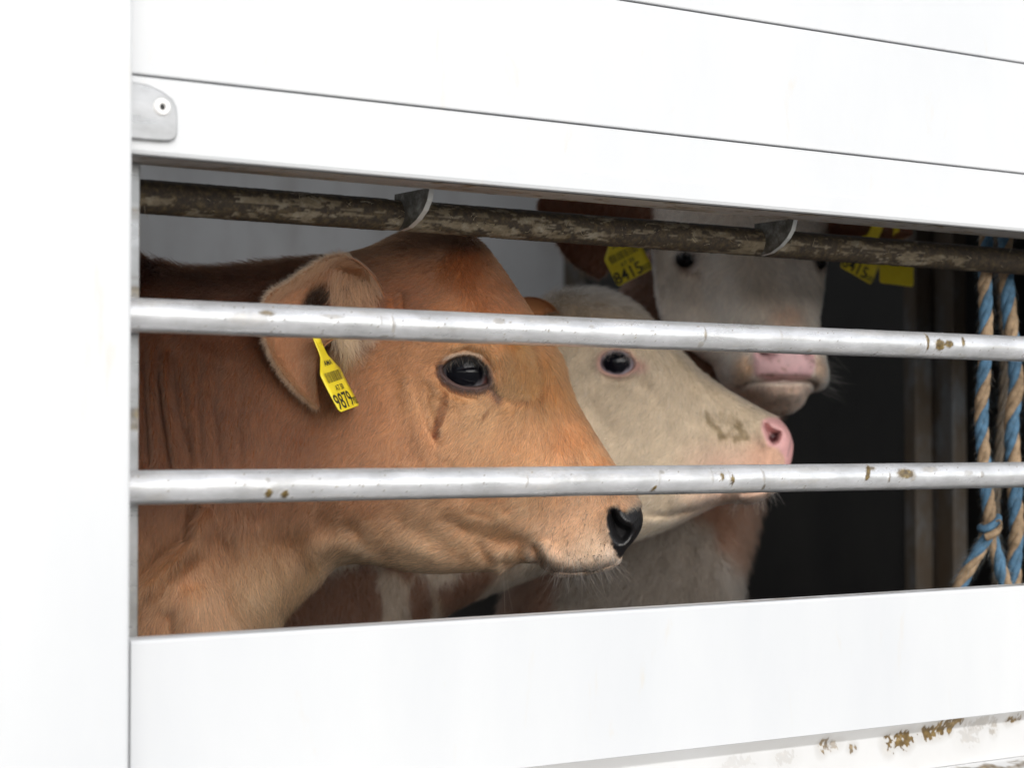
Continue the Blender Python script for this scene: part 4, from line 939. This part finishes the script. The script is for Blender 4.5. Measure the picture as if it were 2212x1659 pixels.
    for a, b_, c in zip(px[k], py[k], pw[k]):
        q = fr.world(a, b_, c + 1.0); mtx = Matrix.Translation(Vector(q)) @ Matrix.Diagonal((fr.u * 1.3,) * 3 + (1,))
        bmesh.ops.create_icosphere(bm, subdivisions=1, radius=1.0, matrix=mtx)
    bm_obj('whisker_pores', bm, plain('dark_pore', (.03, .02, .016), .7), root)
    return fr, root
BF, BROWN = brown_calf()

# ------------------------------------------------------------------ shared finishing for the two calves behind
def coat_on(fr, root, bx, Fc, n, wgt, flow, lenc, colour, lift0=.2, rad=.34, curl=.14, name='coat', wobs=1.3):
    Nb = normals(bx, Fc); P, N = sample_surface(bx, Nb, Fc, n, wgt)
    L = field(lenc, P[:, 0], P[:, 1], 3)[:, 0] * rng.uniform(.6, 1.25, len(P)); fl = field(flow, P[:, 0], P[:, 1], 3.2)
    wob = (fnoise(P[:, 0] / 30 + 50, P[:, 1] / 30, 3) - .5) * wobs; ca, sa = np.cos(wob), np.sin(wob)
    fl = np.stack([fl[:, 0] * ca - fl[:, 1] * sa, fl[:, 0] * sa + fl[:, 1] * ca], 1)
    col = colour(P[:, 0], P[:, 1]) * rng.uniform(.75, 1.22, (len(P), 1))
    K = grow(P, N, fl, L, lift0 + .2 * rng.random(len(P)) + .25 * sstep(22, 45, L), 4, curl)
    gd = rng.random(len(P)) < .14; col[gd] *= np.where(rng.random((gd.sum(), 1)) < .5, .6, 1.2)
    return hair_obj(name, fr.world(K[..., 0], K[..., 1], K[..., 2]), np.where(gd, rad * 1.8, rad) * fr.u, col, root)
def blend(c, k, to): return c * (1 - k[:, None]) + np.array(to) * k[:, None]

def cream_calf():
    fr = Frame(2.62); h = 2.0
    root = thing('calf', 'cream calf with a pink nose, looking right behind the brown calf', 'calf', [*fr.world(800, 1500, 0)[:2], FLOOR], 'calves in the trailer')
    x0, y0 = 390.0, 610.0
    X, Y = np.meshgrid(np.arange(x0, 1740, h), np.arange(y0, 1520, h), indexing='ij')
    out = smooth_poly([(400, 1510), (400, 760), (700, 740), (900, 735), (1050, 712), (1130, 680), (1160, 655), (1195, 637), (1240, 629), (1290, 632), (1335, 645), (1372, 668), (1405, 700), (1440, 737), (1475, 768), (1510, 802), (1550, 831), (1600, 862),
        (1650, 889), (1685, 907), (1704, 931), (1713, 962), (1709, 995), (1698, 1030), (1680, 1055), (1650, 1076), (1620, 1087), (1585, 1085), (1550, 1090), (1510, 1107), (1440, 1140), (1370, 1166), (1300, 1187), (1190, 1226), (1100, 1260), (1000, 1300), (940, 1342), (905, 1400), (890, 1510)], 3)
    ctrl = [(1180, 690, 105), (1250, 680, 122), (1330, 700, 135), (1390, 740, 128), (1325, 785, 130), (1270, 760, 128), (1430, 800, 106), (1480, 850, 90), (1400, 900, 112), (1300, 900, 128), (1350, 1000, 112), (1250, 1000, 132), (1450, 950, 92), (1540, 880, 72), (1600, 930, 74), (1650, 950, 76),
            (1560, 1000, 80), (1640, 1020, 78), (1690, 970, 62), (1450, 1050, 85), (1550, 1060, 66), (1450, 1110, 60), (1350, 1120, 80), (1250, 1130, 110), (1150, 1180, 100), (1100, 900, 165), (1000, 1000, 175), (1000, 1200, 120), (800, 900, 180), (800, 1200, 170), (600, 1000, 190), (600, 1400, 190), (900, 1350, 110), (420, 800, 190), (420, 1450, 200)]
    rnd = [(400, 800, 160), (1000, 760, 120), (1250, 680, 75), (1420, 760, 60), (1560, 860, 46), (1690, 930, 40), (1690, 1010, 42), (1600, 1060, 36), (1450, 1110, 44), (1250, 1170, 60), (1000, 1270, 70), (600, 1400, 150)]
    d, t, Hc, g = pillow(X, Y, out, ctrl, rnd); H = Hc.copy()
    S = lambda p, s_, a, k='line', tp=True: stroke(X, Y, H, p, s_, a, k, tp)
    alm = smooth_poly([(1291, 787), (1295, 773), (1308, 764), (1328, 761), (1346, 766), (1358, 779), (1362, 790), (1352, 801), (1334, 808), (1312, 806), (1297, 799)], 4)
    e = -sdist(X, Y, alm)
    k = np.exp(-((X - 1326) / 70) ** 2 - ((Y - 786) / 55) ** 2); H += k * (132 - H) * .9
    H += 6 * np.exp(-((e - 6) / 6.) ** 2) * (e > -6); S([(1276, 780), (1296, 756), (1330, 748), (1362, 760), (1376, 785)], 4, -5); S([(1285, 800), (1305, 818), (1340, 824), (1372, 812)], 4, -5)
    H = np.where(e < 2, H - 40 * sstep(2, -5, e), H)
    S([(1385, 1108), (1450, 1110), (1510, 1094), (1565, 1074)], 5, -12, 'line'); S([(1440, 1085), (1500, 1078), (1550, 1062)], 12, 8)
    S([(1600, 1062), (1640, 1056), (1680, 1036)], 4, -16, 'line', False); S([(1500, 1010), (1530, 1040), (1560, 1062)], 10, -9)
    S([(1370, 820), (1400, 850), (1420, 870)], 12, -7); S([(1395, 770), (1410, 830), (1400, 870)], 16, 6); S([(1260, 850), (1290, 900), (1330, 960)], 18, -8); S([(1420, 740), (1450, 800), (1500, 850)], 9, -6)
    for p in [[(1260, 640), (1285, 655), (1300, 680)], [(1225, 640), (1245, 665), (1250, 690)], [(1300, 645), (1325, 660), (1345, 690)]]: S(p, 7, -5)
    nost = smooth_poly([(1640, 918), (1648, 911), (1656, 922), (1668, 928), (1680, 931), (1680, 942), (1670, 955), (1658, 957), (1648, 940)], 4)
    en = -sdist(X, Y, nost)
    S([(1650, 903), (1670, 914), (1690, 930)], 8, 8); S([(1630, 920), (1640, 950), (1655, 965)], 8, 7)
    H = np.where(en < 3, H - 34 * sstep(3, -9, en), H); H = blur(H, 1); H += 4 * (fnoise(X / 50, Y / 50, 3) - .5)
    Hn = np.where(t > 0, H * g, 0); Hf = np.where(t > 0, Hc * g, 0)
    x, y, w, Fc = relief_mesh(x0, y0, h, Hn, Hf, t, 4.0, -230, 200); V = np.stack([x, y, w], 1); nb = len(V)
    rear = [(1210, 690, 95), (1185, 660, 110), (1150, 648, 125), (1110, 655, 135), (1070, 690, 138), (1050, 740, 136)]; front = [(1225, 730, 95), (1190, 725, 115), (1150, 720, 128), (1110, 725, 136), (1075, 735, 138), (1051, 742, 136)]
    EV, EF, EFi, EVi, ENi = quad_patch(rear, front, [20, 35, 30, 15, 0], 40, 20, 8)
    V = np.r_[V, EV]; Fall = np.r_[Fc, EF + nb]
    plan = [(1636, 925), (1640, 908), (1655, 902), (1690, 905), (1725, 940), (1725, 1000), (1700, 1025), (1690, 1005), (1688, 985), (1672, 965), (1650, 960)]
    def colour(xx, yy):
        c = np.tile(np.array([.56, .445, .32]), (len(xx), 1)) * (.88 + .24 * fnoise(xx / 40, yy / 40, 4))[:, None]
        c = blend(c, sstep(1420, 1560, xx) * sstep(920, 1010, yy) * .8, [.64, .40, .30])
        c = blend(c, sstep(70, 20, np.hypot(xx - 1650, (yy - 985) * 1.0)) * .6, [.62, .34, .23])
        c = blend(c, sstep(760, 680, yy) * .6, [.26, .20, .15])  # top of the head darkened, shade put into the coat colour
        ee = -sdist(xx, yy, alm); c = blend(c, sstep(14, 3, ee) * .75, [.50, .25, .22])
        c = blend(c, sstep(26, 6, np.hypot(xx - 1374, (yy - 793) * 1.2)) * .6, [.50, .24, .22])
        for p, w_, k_ in [([(1519, 890), (1526, 908), (1540, 924), (1552, 940)], 10, .85), ([(1552, 940), (1568, 934), (1585, 918)], 9, .6), ([(1584, 916), (1596, 928), (1602, 942), (1580, 944)], 12, .8), ([(1450, 755), (1462, 785), (1480, 800)], 9, .3), ([(1545, 900), (1575, 905)], 16, .35)]:
            q, _, _ = seg_dist(xx, yy, p, False); c = blend(c, k_ * sstep(.62, .42, .36 * (q / w_) ** 2 + .9 * fnoise(xx / 6 + 3, yy / 11, 4) - .12), [.24, .175, .095])
        c = blend(c, .75 * sstep(1150, 1230, yy), [.26, .20, .155])  # lower neck darkened, its shade put into the coat colour
        sp_ = fnoise(xx / 5 + 9, yy / 5, 2); c = blend(c, .5 * sstep(.74, .82, sp_) * sstep(1540, 1600, xx) * sstep(960, 1000, yy), [.30, .16, .11])
        pp = -sdist(xx, yy, plan); c = blend(c, sstep(6, -3, pp) * .9, [.66, .34, .34])
        nn = -sdist(xx, yy, [(1651, 946), (1661, 934), (1678, 932), (1674, 950), (1661, 957)]); c = blend(c, sstep(3, -4, nn), [.07, .015, .018])
        ft = sstep(3, 1, seg_dist(xx, yy, [(1694, 985), (1700, 960), (1706, 945)], False)[0]); c = blend(c, ft * .4, [.15, .12, .12])
        # brown patches on neck and brisket, hidden mostly
        pt = sstep(.50, .56, fnoise(xx / 120 + 3.7, yy / 120 + 1.2, 3) + .0 * xx) * sstep(1150, 1050, xx)
        for cx, cy, a, b_ in [(805, 1290, 32, 75), (915, 1285, 26, 60), (650, 1260, 60, 30)]:
            pt = np.maximum(pt * .0, pt); pt = np.maximum(pt, sstep(1.2, .7, ((xx - cx) / a) ** 2 + ((yy - cy) / b_) ** 2 + .6 * (fnoise(xx / 18, yy / 18, 3) - .5)))
        return blend(c, pt * .95, [.13, .055, .03])
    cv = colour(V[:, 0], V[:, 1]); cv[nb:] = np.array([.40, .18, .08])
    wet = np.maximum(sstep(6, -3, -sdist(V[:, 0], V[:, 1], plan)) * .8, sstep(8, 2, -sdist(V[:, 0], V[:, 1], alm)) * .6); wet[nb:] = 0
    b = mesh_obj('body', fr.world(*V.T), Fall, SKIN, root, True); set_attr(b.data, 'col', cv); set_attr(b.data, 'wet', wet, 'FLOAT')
    def ec(dd):
        rr = np.hypot((dd[:, 0] + .03) / .55, (dd[:, 1] - .0) / .40); k_ = sstep(.95, 1.12, rr)[:, None]
        return np.array([.005, .005, .008]) * (1 - k_) + np.array([.34, .30, .34]) * k_
    ball('eyeball', fr, (1326, 785, 83), 54, ec, root)
    ball('eyeball', fr, (1326, 785, -83), 54, ec, root)
    fc = V[Fc].mean(1); wg = np.where(fc[:, 2] > -10, 1., .1) * np.where(fc[:, 0] < 560, .05, 1) * np.where(fc[:, 1] > 1420, .05, 1)
    wg *= np.where(-sdist(fc[:, 0], fc[:, 1], alm) < 5, 0, 1) * np.where(-sdist(fc[:, 0], fc[:, 1], plan) < 2, 0, 1)
    flow = [(1250, 650, .3, .9), (1350, 700, .4, .9), (1280, 800, -.5, .7), (1400, 880, -.5, .8), (1500, 860, .1, 1), (1600, 900, .2, 1), (1620, 1000, -.3, .9), (1450, 1000, -.6, .7), (1300, 1000, -.5, .8), (1400, 1130, -.9, .4), (1100, 1200, -.2, 1), (800, 1200, 0, 1)]
    lenc = [(1250, 650, 34), (1340, 680, 30), (1300, 850, 16), (1500, 900, 18), (1620, 1000, 9), (1450, 1100, 22), (1000, 1250, 30), (700, 1200, 24)]
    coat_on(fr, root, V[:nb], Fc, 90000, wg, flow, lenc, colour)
    n = 90; qx = rng.uniform(1580, 1700, n); qy = np.interp(qx, [1580, 1650, 1700], [1080, 1070, 1020]); Kw = grow(np.stack([qx, qy, rng.uniform(-30, 50, n)], 1), np.tile([0, .2, 1.], (n, 1)), np.stack([(qx - 1620) / 90, np.ones(n)], 1), rng.uniform(15, 45, n), .2, 6, .05)
    hair_obj('whiskers', fr.world(Kw[..., 0], Kw[..., 1], Kw[..., 2]), np.full(n, .35) * fr.u, np.tile([.6, .52, .42], (n, 1)), root)
cream_calf()

def white_faced_calf():
    fr = Frame(2.86); h = 2.0
    root = thing('calf', 'white-faced calf facing the camera above the cream calf', 'calf', [*fr.world(1450, 1500, -300)[:2], FLOOR], 'calves in the trailer')
    x0, y0 = 1390.0, 320.0
    X, Y = np.meshgrid(np.arange(x0, 1810, h), np.arange(y0, 920, h), indexing='ij')
    out = smooth_poly([(1432, 385), (1500, 352), (1600, 342), (1700, 350), (1762, 385), (1775, 450), (1777, 520), (1779, 580), (1773, 640), (1764, 690), (1768, 740), (1776, 780), (1780, 815), (1771, 835), (1752, 842), (1740, 852), (1728, 872), (1705, 890), (1672, 892), (1640, 880), (1612, 858),
        (1585, 843), (1558, 818), (1540, 785), (1505, 760), (1460, 722), (1432, 680), (1420, 620), (1416, 540), (1420, 450)], 3)
    ctrl = [(1590, 390, 70), (1590, 450, 92), (1590, 540, 102), (1480, 450, 62), (1700, 450, 66), (1440, 560, 24), (1440, 650, 14), (1480, 705, 30), (1765, 640, 45), (1765, 560, 40), (1620, 600, 116), (1640, 660, 136), (1662, 720, 166), (1670, 770, 184), (1580, 800, 150), (1605, 765, 166), (1738, 768, 164), (1762, 812, 140), (1670, 815, 182),
            (1670, 850, 146), (1684, 880, 118), (1560, 730, 92), (1520, 680, 58), (1742, 700, 118), (1722, 640, 98), (1530, 600, 76), (1705, 560, 94), (1750, 560, 62), (1480, 565, 60), (1540, 520, 92), (1650, 520, 102), (1500, 640, 50), (1570, 650, 100)]
    d, t, Hc, g = pillow(X, Y, out, ctrl, [(1600, 400, 80), (1430, 600, 60), (1770, 600, 50), (1550, 800, 42), (1770, 800, 40), (1680, 880, 40), (1640, 700, 90)]); H = Hc.copy()
    S = lambda p, s_, a, k='line', tp=True: stroke(X, Y, H, p, s_, a, k, tp)
    eyes = [(1480, 563, 18, 16), (1764, 566, 11, 15)]
    for cx, cy, a, b_ in eyes:
        q = np.hypot((X - cx) / a, (Y - cy) / b_); H += 7 * np.exp(-((q - 1.5) / .35) ** 2); H = np.where(q < 1.15, H - 26 * sstep(1.15, .6, q), H)
        S([(cx - 26, cy + 4), (cx - 10, cy - 22), (cx + 14, cy - 20)], 4, -5)
    S([(1470, 585), (1490, 592), (1512, 600)], 5, -6)
    S([(1585, 834), (1600, 826), (1630, 820), (1672, 821), (1715, 821), (1740, 826), (1756, 834)], 5, -34, 'line', False)
    S([(1610, 848), (1660, 856), (1720, 850)], 8, 8); S([(1640, 868), (1690, 872), (1715, 866)], 6, -8)
    for nx in (1630, 1724): S([(nx - 8, 752), (nx, 762), (nx + 6, 764)], 8, -36, 'line', False)
    S([(1602, 760), (1600, 790), (1608, 815)], 7, -8); S([(1738, 760), (1742, 790), (1734, 815)], 7, -8)
    S([(1500, 600), (1520, 680), (1560, 740)], 14, -8); S([(1730, 600), (1722, 680), (1735, 730)], 12, -8)
    H = blur(H, 1); H += 5 * (fnoise(X / 40, Y / 40, 3) - .5)
    Hn = np.where(t > 0, H * g, 0); Hf = np.where(t > 0, 130 * g, 0)
    x, y, w, Fc = relief_mesh(x0, y0, h, Hn, Hf, t, 4.0, -160, 240); V = np.stack([x, y, w], 1); nh = len(V)
    # neck, chest and shoulders behind the head
    bx0, by0 = 1040.0, 440.0
    XB_, YB_ = np.meshgrid(np.arange(bx0, 1760, 4.), np.arange(by0, 1540, 4.), indexing='ij')
    bo = smooth_poly([(1330, 650), (1370, 600), (1440, 520), (1600, 470), (1700, 520), (1730, 640), (1720, 780), (1700, 880), (1670, 980), (1652, 1090), (1630, 1180), (1605, 1260), (1600, 1350), (1610, 1520), (1060, 1520), (1090, 1350), (1130, 1230), (1180, 1050), (1240, 850), (1290, 720)], 3)
    bd, bt, bH, bg_ = pillow(XB_, YB_, bo, [(1400, 700, 90), (1600, 600, 100), (1600, 900, 130), (1400, 1000, 150), (1550, 1150, 135), (1400, 1250, 160), (1250, 1300, 150), (1150, 1400, 140), (1500, 1400, 160)], 120)
    bH = bH + 10 * (fnoise(XB_ / 60, YB_ / 60, 3) - .5); bn = np.where(bt > 0, bH * bg_, 0)
    xb, yb, wb, Fb = relief_mesh(bx0, by0, 4.0, bn, bn * 1.6, bt, 8.0, -320, 220); wb = wb - 150
    off = len(V); V = np.r_[V, np.stack([xb, yb, wb], 1)]; Fb = Fb + off; nbod = len(V)
    # ears
    le = quad_patch([(1425, 440, 0), (1370, 405, 10), (1290, 395, 20), (1205, 405, 25), (1160, 440, 25), (1190, 505, 22), (1230, 565, 20), (1292, 602, 18)], [(1425, 520, 5), (1400, 530, 20), (1375, 540, 30), (1355, 552, 32), (1338, 565, 30), (1322, 578, 26), (1308, 592, 20), (1294, 604, 18)], [10, 30, 36, 28, 16, 8, 0], 50, 24, 8)
    re_ = quad_patch([(1770, 440, 0), (1810, 425, 10), (1870, 435, 15), (1930, 460, 15), (1968, 500, 12)], [(1772, 520, 0), (1810, 535, 10), (1860, 535, 15), (1920, 525, 15), (1970, 506, 12)], [10, 30, 30, 15, 0], 40, 20, 8)
    Fl = [Fc, Fb]
    for q in (le, re_): Fl.append(q[1] + len(V)); V = np.r_[V, q[0]]
    def colour(xx, yy):
        c = np.tile(np.array([.86, .74, .63]), (len(xx), 1)) * (.84 + .24 * fnoise(xx / 34, yy / 34, 4))[:, None]
        c = blend(c, sstep(60, 15, np.abs(xx - 1610 - (yy - 560) * .28)) * sstep(470, 560, yy) * sstep(690, 640, yy) * .45, [.36, .29, .22])
        c = blend(c, .55 * sstep(60, 15, np.hypot(xx - 1682, (yy - 690) * 1.5)), [.58, .33, .22])
        c = blend(c, sstep(24, 8, np.hypot((xx - 1590) * .8, (yy - 800) * .55)) * .85, [.66, .38, .21]); c = blend(c, sstep(20, 8, np.hypot((xx - 1752), (yy - 800) * .5)) * .85, [.66, .40, .25])
        c = blend(c, sstep(828, 838, yy) * .9, [.74, .50, .38]); c = blend(c, .45 * sstep(.55, .7, fnoise(xx / 14, yy / 14, 3)) * sstep(828, 838, yy), [.28, .18, .12])
        pl = -sdist(xx, yy, [(1606, 752), (1640, 744), (1715, 744), (1738, 756), (1738, 790), (1730, 816), (1700, 822), (1640, 822), (1612, 812)]); c = blend(c, sstep(6, -4, pl + 5 * (fnoise(xx / 6, yy / 6, 2) - .5)) * .92, [.84, .50, .52])
        c = blend(c, .6 * sstep(.70, .76, fnoise(xx / 9 + 4, yy / 9, 2)) * sstep(4, -3, pl), [.36, .17, .12])
        for nx in (1632, 1722): c = blend(c, sstep(13, 5, np.hypot((xx - nx) * .8, yy - 761)), [.07, .02, .025])
        c = blend(c, sstep(6, 2, seg_dist(xx, yy, [(1587, 833), (1605, 824), (1672, 820), (1738, 824), (1754, 833)], False)[0]) * .8, [.12, .06, .04])
        for cx, cy, a, b_ in eyes: c = blend(c, sstep(2.0, 1.1, np.hypot((xx - cx) / a, (yy - cy) / b_)) * .85, [.13, .075, .06])
        return blend(c, sstep(7, 2, seg_dist(xx, yy, [(1466, 584), (1490, 590), (1512, 601)], False)[0]) * .6, [.22, .12, .08])
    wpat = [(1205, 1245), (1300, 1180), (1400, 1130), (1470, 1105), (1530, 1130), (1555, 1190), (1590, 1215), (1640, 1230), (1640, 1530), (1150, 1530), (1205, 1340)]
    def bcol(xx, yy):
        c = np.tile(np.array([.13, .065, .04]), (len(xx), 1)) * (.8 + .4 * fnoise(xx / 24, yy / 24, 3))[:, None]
        k = sstep(14, -14, -sdist(xx, yy, wpat) + 30 * (fnoise(xx / 20, yy / 20, 3) - .5)); return blend(c, k * .95, [.17, .145, .12])  # white chest fur darkened, the shade there put into its colour
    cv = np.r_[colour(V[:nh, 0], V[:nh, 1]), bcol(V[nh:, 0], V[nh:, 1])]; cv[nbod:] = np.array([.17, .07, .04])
    wet = np.zeros(len(V)); wet[:nh] = .7 * sstep(4, -3, -sdist(V[:nh, 0], V[:nh, 1], [(1606, 752), (1738, 752), (1738, 790), (1730, 816), (1640, 822), (1612, 812)]))
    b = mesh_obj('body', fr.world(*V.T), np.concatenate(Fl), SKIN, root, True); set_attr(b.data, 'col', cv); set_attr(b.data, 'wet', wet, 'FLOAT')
    dk = lambda dd: np.tile(np.array([.006, .005, .006]), (len(dd), 1))
    ball('eyeball', fr, (1480, 563, 33), 24, dk, root); ball('eyeball', fr, (1762, 566, 24), 20, dk, root)
    fc = V[Fc].mean(1); wg = np.where(fc[:, 2] > -40, 1., .1)
    for cx, cy, a, b_ in eyes: wg *= np.where(np.hypot((fc[:, 0] - cx) / a, (fc[:, 1] - cy) / b_) < 1.2, 0, 1)
    wg *= np.where(inside(fc[:, 0], fc[:, 1], np.array([(1606, 752), (1738, 752), (1738, 790), (1730, 820), (1640, 822), (1612, 812)])), 0, 1)
    flow = [(1590, 420, 0, -1), (1600, 520, 0, 1), (1560, 560, -.5, .8), (1660, 560, .5, .8), (1630, 650, 0, 1), (1480, 620, -.4, .9), (1750, 640, .3, .9), (1560, 780, -.5, .8), (1770, 780, .4, .9), (1670, 860, 0, 1)]
    coat_on(fr, root, V[:nh], Fc, 50000, wg, flow, [(1590, 430, 34), (1610, 560, 40), (1640, 640, 34), (1460, 600, 18), (1750, 620, 18), (1560, 780, 14), (1670, 850, 12)], colour, .25, .4, .22, 'coat', 2.0)
    fb = V[Fb].mean(1); wg = np.where((fb[:, 2] > -180) & (fb[:, 1] < 1400), 1., .02)
    Vb = V[off:nbod]
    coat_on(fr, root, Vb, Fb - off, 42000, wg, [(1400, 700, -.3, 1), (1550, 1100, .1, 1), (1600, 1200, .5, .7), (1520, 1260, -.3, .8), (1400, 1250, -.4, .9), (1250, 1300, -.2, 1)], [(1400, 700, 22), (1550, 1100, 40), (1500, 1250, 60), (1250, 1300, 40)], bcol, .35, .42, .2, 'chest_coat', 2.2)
    Ke, Ce = [], []
    for q in (le, re_):
        P, N = sample_surface(q[3], q[4], q[2], 5000, np.ones(len(q[2]))); Ke.append(grow(P, N, np.tile([-.4, .8], (5000, 1)), rng.uniform(10, 24, 5000), .3, 4)); Ce.append(np.array([.19, .08, .045]) * rng.uniform(.6, 1.5, (5000, 1)))
    Ke = np.concatenate(Ke); hair_obj('ear_coat', fr.world(Ke[..., 0], Ke[..., 1], Ke[..., 2]), np.full(len(Ke), .4) * fr.u, np.concatenate(Ce), root)
    n = 70; s_ = rng.random(n) < .75; qx = np.where(s_, rng.uniform(1745, 1779, n), rng.uniform(1550, 1600, n)); qy = rng.uniform(770, 850, n)
    Kw = grow(np.stack([qx, qy, rng.uniform(90, 140, n)], 1), np.tile([0, 0, 1.], (n, 1)), np.stack([np.where(s_, 1., -.5), rng.uniform(0, .8, n)], 1), rng.uniform(20, 60, n), .1, 6, .06, .2)
    hair_obj('whiskers', fr.world(Kw[..., 0], Kw[..., 1], Kw[..., 2]), np.full(n, .16) * fr.u, np.tile([.5, .46, .4], (n, 1)), root)
white_faced_calf()

for pr_, pts_, rad_ in FUZZ:
    K = fuzz(pr_, pts_, rad_, 900)
    hair_obj('fuzz', K, np.full(900, .00009), np.where(rng.random((900, 1)) < .5, np.array([.45, .34, .22]), np.array([.12, .28, .42])), pr_)
# bits of straw and hair stuck to the top pipe
n = 80; xs = rng.uniform(0.02, 1.45, n); an = rng.uniform(-.9, .7, n); p = np.stack([xs, YT - .0162 * np.cos(an), ZT + .0162 * np.sin(an)], 1)
T = np.stack([rng.normal(0, 1, n), -np.abs(rng.normal(0, .25, n)), rng.normal(0, .6, n)], 1); T /= np.linalg.norm(T, axis=1)[:, None]; L = rng.uniform(.003, .013, (n, 1))
hair_obj('straw', np.stack([p, p + T * L * .5, p + T * L + rng.normal(0, .0015, (n, 3))], 1), np.full(n, .00028), np.array([.50, .38, .18]) * rng.uniform(.5, 1.2, (n, 1)), TR)

# ------------------------------------------------------------------ ear tags
def mat_tag():
    m, n, l, b = mat_new('yellow_tag_plastic')
    a = noise_node(n, l, 60, 5, 0.6); g = ramp(n, l, a.outputs[0], [(0.3, (0.72, 0.55, 0.015)), (0.7, (0.82, 0.66, 0.03))])
    l.new(g.outputs[0], b.inputs['Base Color']); b.inputs['Roughness'].default_value = 0.42
    return m
TAG, INK = mat_tag(), plain('black_print', (0.02, 0.02, 0.015), 0.6)
def text_shape(body, size, sx=1.0):
    cu = bpy.data.curves.new('print', 'FONT'); cu.body = body; cu.size = size; cu.align_x = 'CENTER'; cu.resolution_u = 3; cu.offset = size * 0.012
    o = bpy.data.objects.new('print', cu); COL.objects.link(o); dg = bpy.context.evaluated_depsgraph_get()
    me = bpy.data.meshes.new_from_object(o.evaluated_get(dg)); v = np.array([(p.co.x * sx, p.co.y) for p in me.vertices]); f = [tuple(p.vertices) for p in me.polygons]
    bpy.data.objects.remove(o); bpy.data.curves.remove(cu); bpy.data.meshes.remove(me); return v, f
def ear_tag(label, P0, A, D, big, small, thick=0.0012, text=True, group=None):
    """P0: top centre; A, D: unit vectors across and down"""
    A, D = np.array(A) / np.linalg.norm(A), np.array(D); D = D - (D @ A) * A; D /= np.linalg.norm(D); N = np.cross(D, A); N = -N if N @ (CAM - P0) < 0 else N
    root = thing('ear_tag', label, 'ear tag', P0, group)
    half = [(8.5, -6), (8.5, 12), (10, 18), (27, 34), (28, 37), (28, 74), (26.5, 77), (24, 78)]
    poly = [(a, b_) for a, b_ in half] + [(-a, b_) for a, b_ in half[::-1]]
    bm = bmesh.new()
    def pt(a, b_, o=0.0):                                            # slight bow, as soft plastic has
        return Vector(P0 + A * a * .001 + D * b_ * .001 + N * (o - 2.2e-6 * (a * a) * .5 + 1.0e-6 * (b_ - 40) ** 2))
    st = []
    for b_ in [-6, 0, 6, 12, 18, 24, 30, 34, 37, 45, 55, 65, 74, 77, 78]:
        hw = np.interp(b_, [p[1] for p in half], [p[0] for p in half]); st.append([(hw * s_, b_) for s_ in np.linspace(-1, 1, 9)])
    fr_ = [[bm.verts.new(pt(a, b_)) for a, b_ in r] for r in st]; bk = [[bm.verts.new(pt(a, b_, -thick)) for a, b_ in r] for r in st]
    for i in range(len(st) - 1):
        for j in range(8):
            bm.faces.new((fr_[i][j], fr_[i][j + 1], fr_[i + 1][j + 1], fr_[i + 1][j])); bm.faces.new((bk[i][j], bk[i + 1][j], bk[i + 1][j + 1], bk[i][j + 1]))
    loop = [(0, j) for j in range(9)] + [(i, 8) for i in range(1, len(st))] + [(len(st) - 1, j) for j in range(7, -1, -1)] + [(i, 0) for i in range(len(st) - 2, 0, -1)]
    for (a, b_), (c, d) in zip(loop, loop[1:] + loop[:1]): bm.faces.new((fr_[a][b_], bk[a][b_], bk[c][d], fr_[c][d]))
    bmesh.ops.recalc_face_normals(bm, faces=bm.faces); bm_obj('plate', bm, TAG, root, True)
    bm = bmesh.new(); bmesh.ops.create_uvsphere(bm, u_segments=16, v_segments=10, radius=1.0)
    for v in bm.verts: v.co = pt(v.co.x * 7, -2 + v.co.y * 7, v.co.z * .003 - .0006)
    bm_obj('stud', bm, TAG, root, True)
    if text:
        vs, fs = [], []
        def put(v, f, cx, cy):
            o = len(vs); vs.extend(pt(cx + p[0], cy - p[1], .0004) for p in v); fs.extend(tuple(i + o for i in q) for q in f)
        v, f = text_shape('AMA', 8, 1.2); put(v, f, 0, 28)
        for k in range(26):
            w = rng.choice([.4, .6, .9]); a = -21 + k * 1.65; put([(0, 0), (w, 0), (w, 11), (0, 11)], [(0, 1, 2, 3)], a, 46)
        v, f = text_shape('AT 50', 8.5); put(v, f, 0, 56)
        v, f = text_shape(big, 24, .92); put(v, f, -6, 75.5)
        v, f = text_shape(small, 11, .8); put(v, f, 21, 75)
        mesh_obj('lettering', vs, fs, INK, root)
    return root
def dirv(dx, dy, dz): return dx * RT - dy * UP - dz * FW          # right, down, towards the lens
ear_tag('yellow ear tag 9879 on the brown calf', at(684, 736, 2.045), dirv(33, -14, -112), dirv(76, 158, 6), '9879', '702')
ear_tag('plain back of a yellow tag behind the brown calf ear', at(716, 742, 2.092), dirv(60, -16, -20), dirv(16, 90, -88), '', '', text=False)
ear_tag('yellow ear tag 8415 beside the white face, left of it', at(1318, 493, 2.80), dirv(74, -38, 12), dirv(34, 60, 0), '8415', '502')
ear_tag('yellow ear tag half hidden by the pipe, right of the white face', at(1895, 490, 2.82), dirv(84, 44, -30), dirv(-16, 60, 5), '8415', '502')
ear_tag('plain yellow tag end under the pipe, rightmost of the tags', at(1940, 500, 2.86), dirv(80, 8, -30), dirv(4, 60, 5), '', '', text=False)
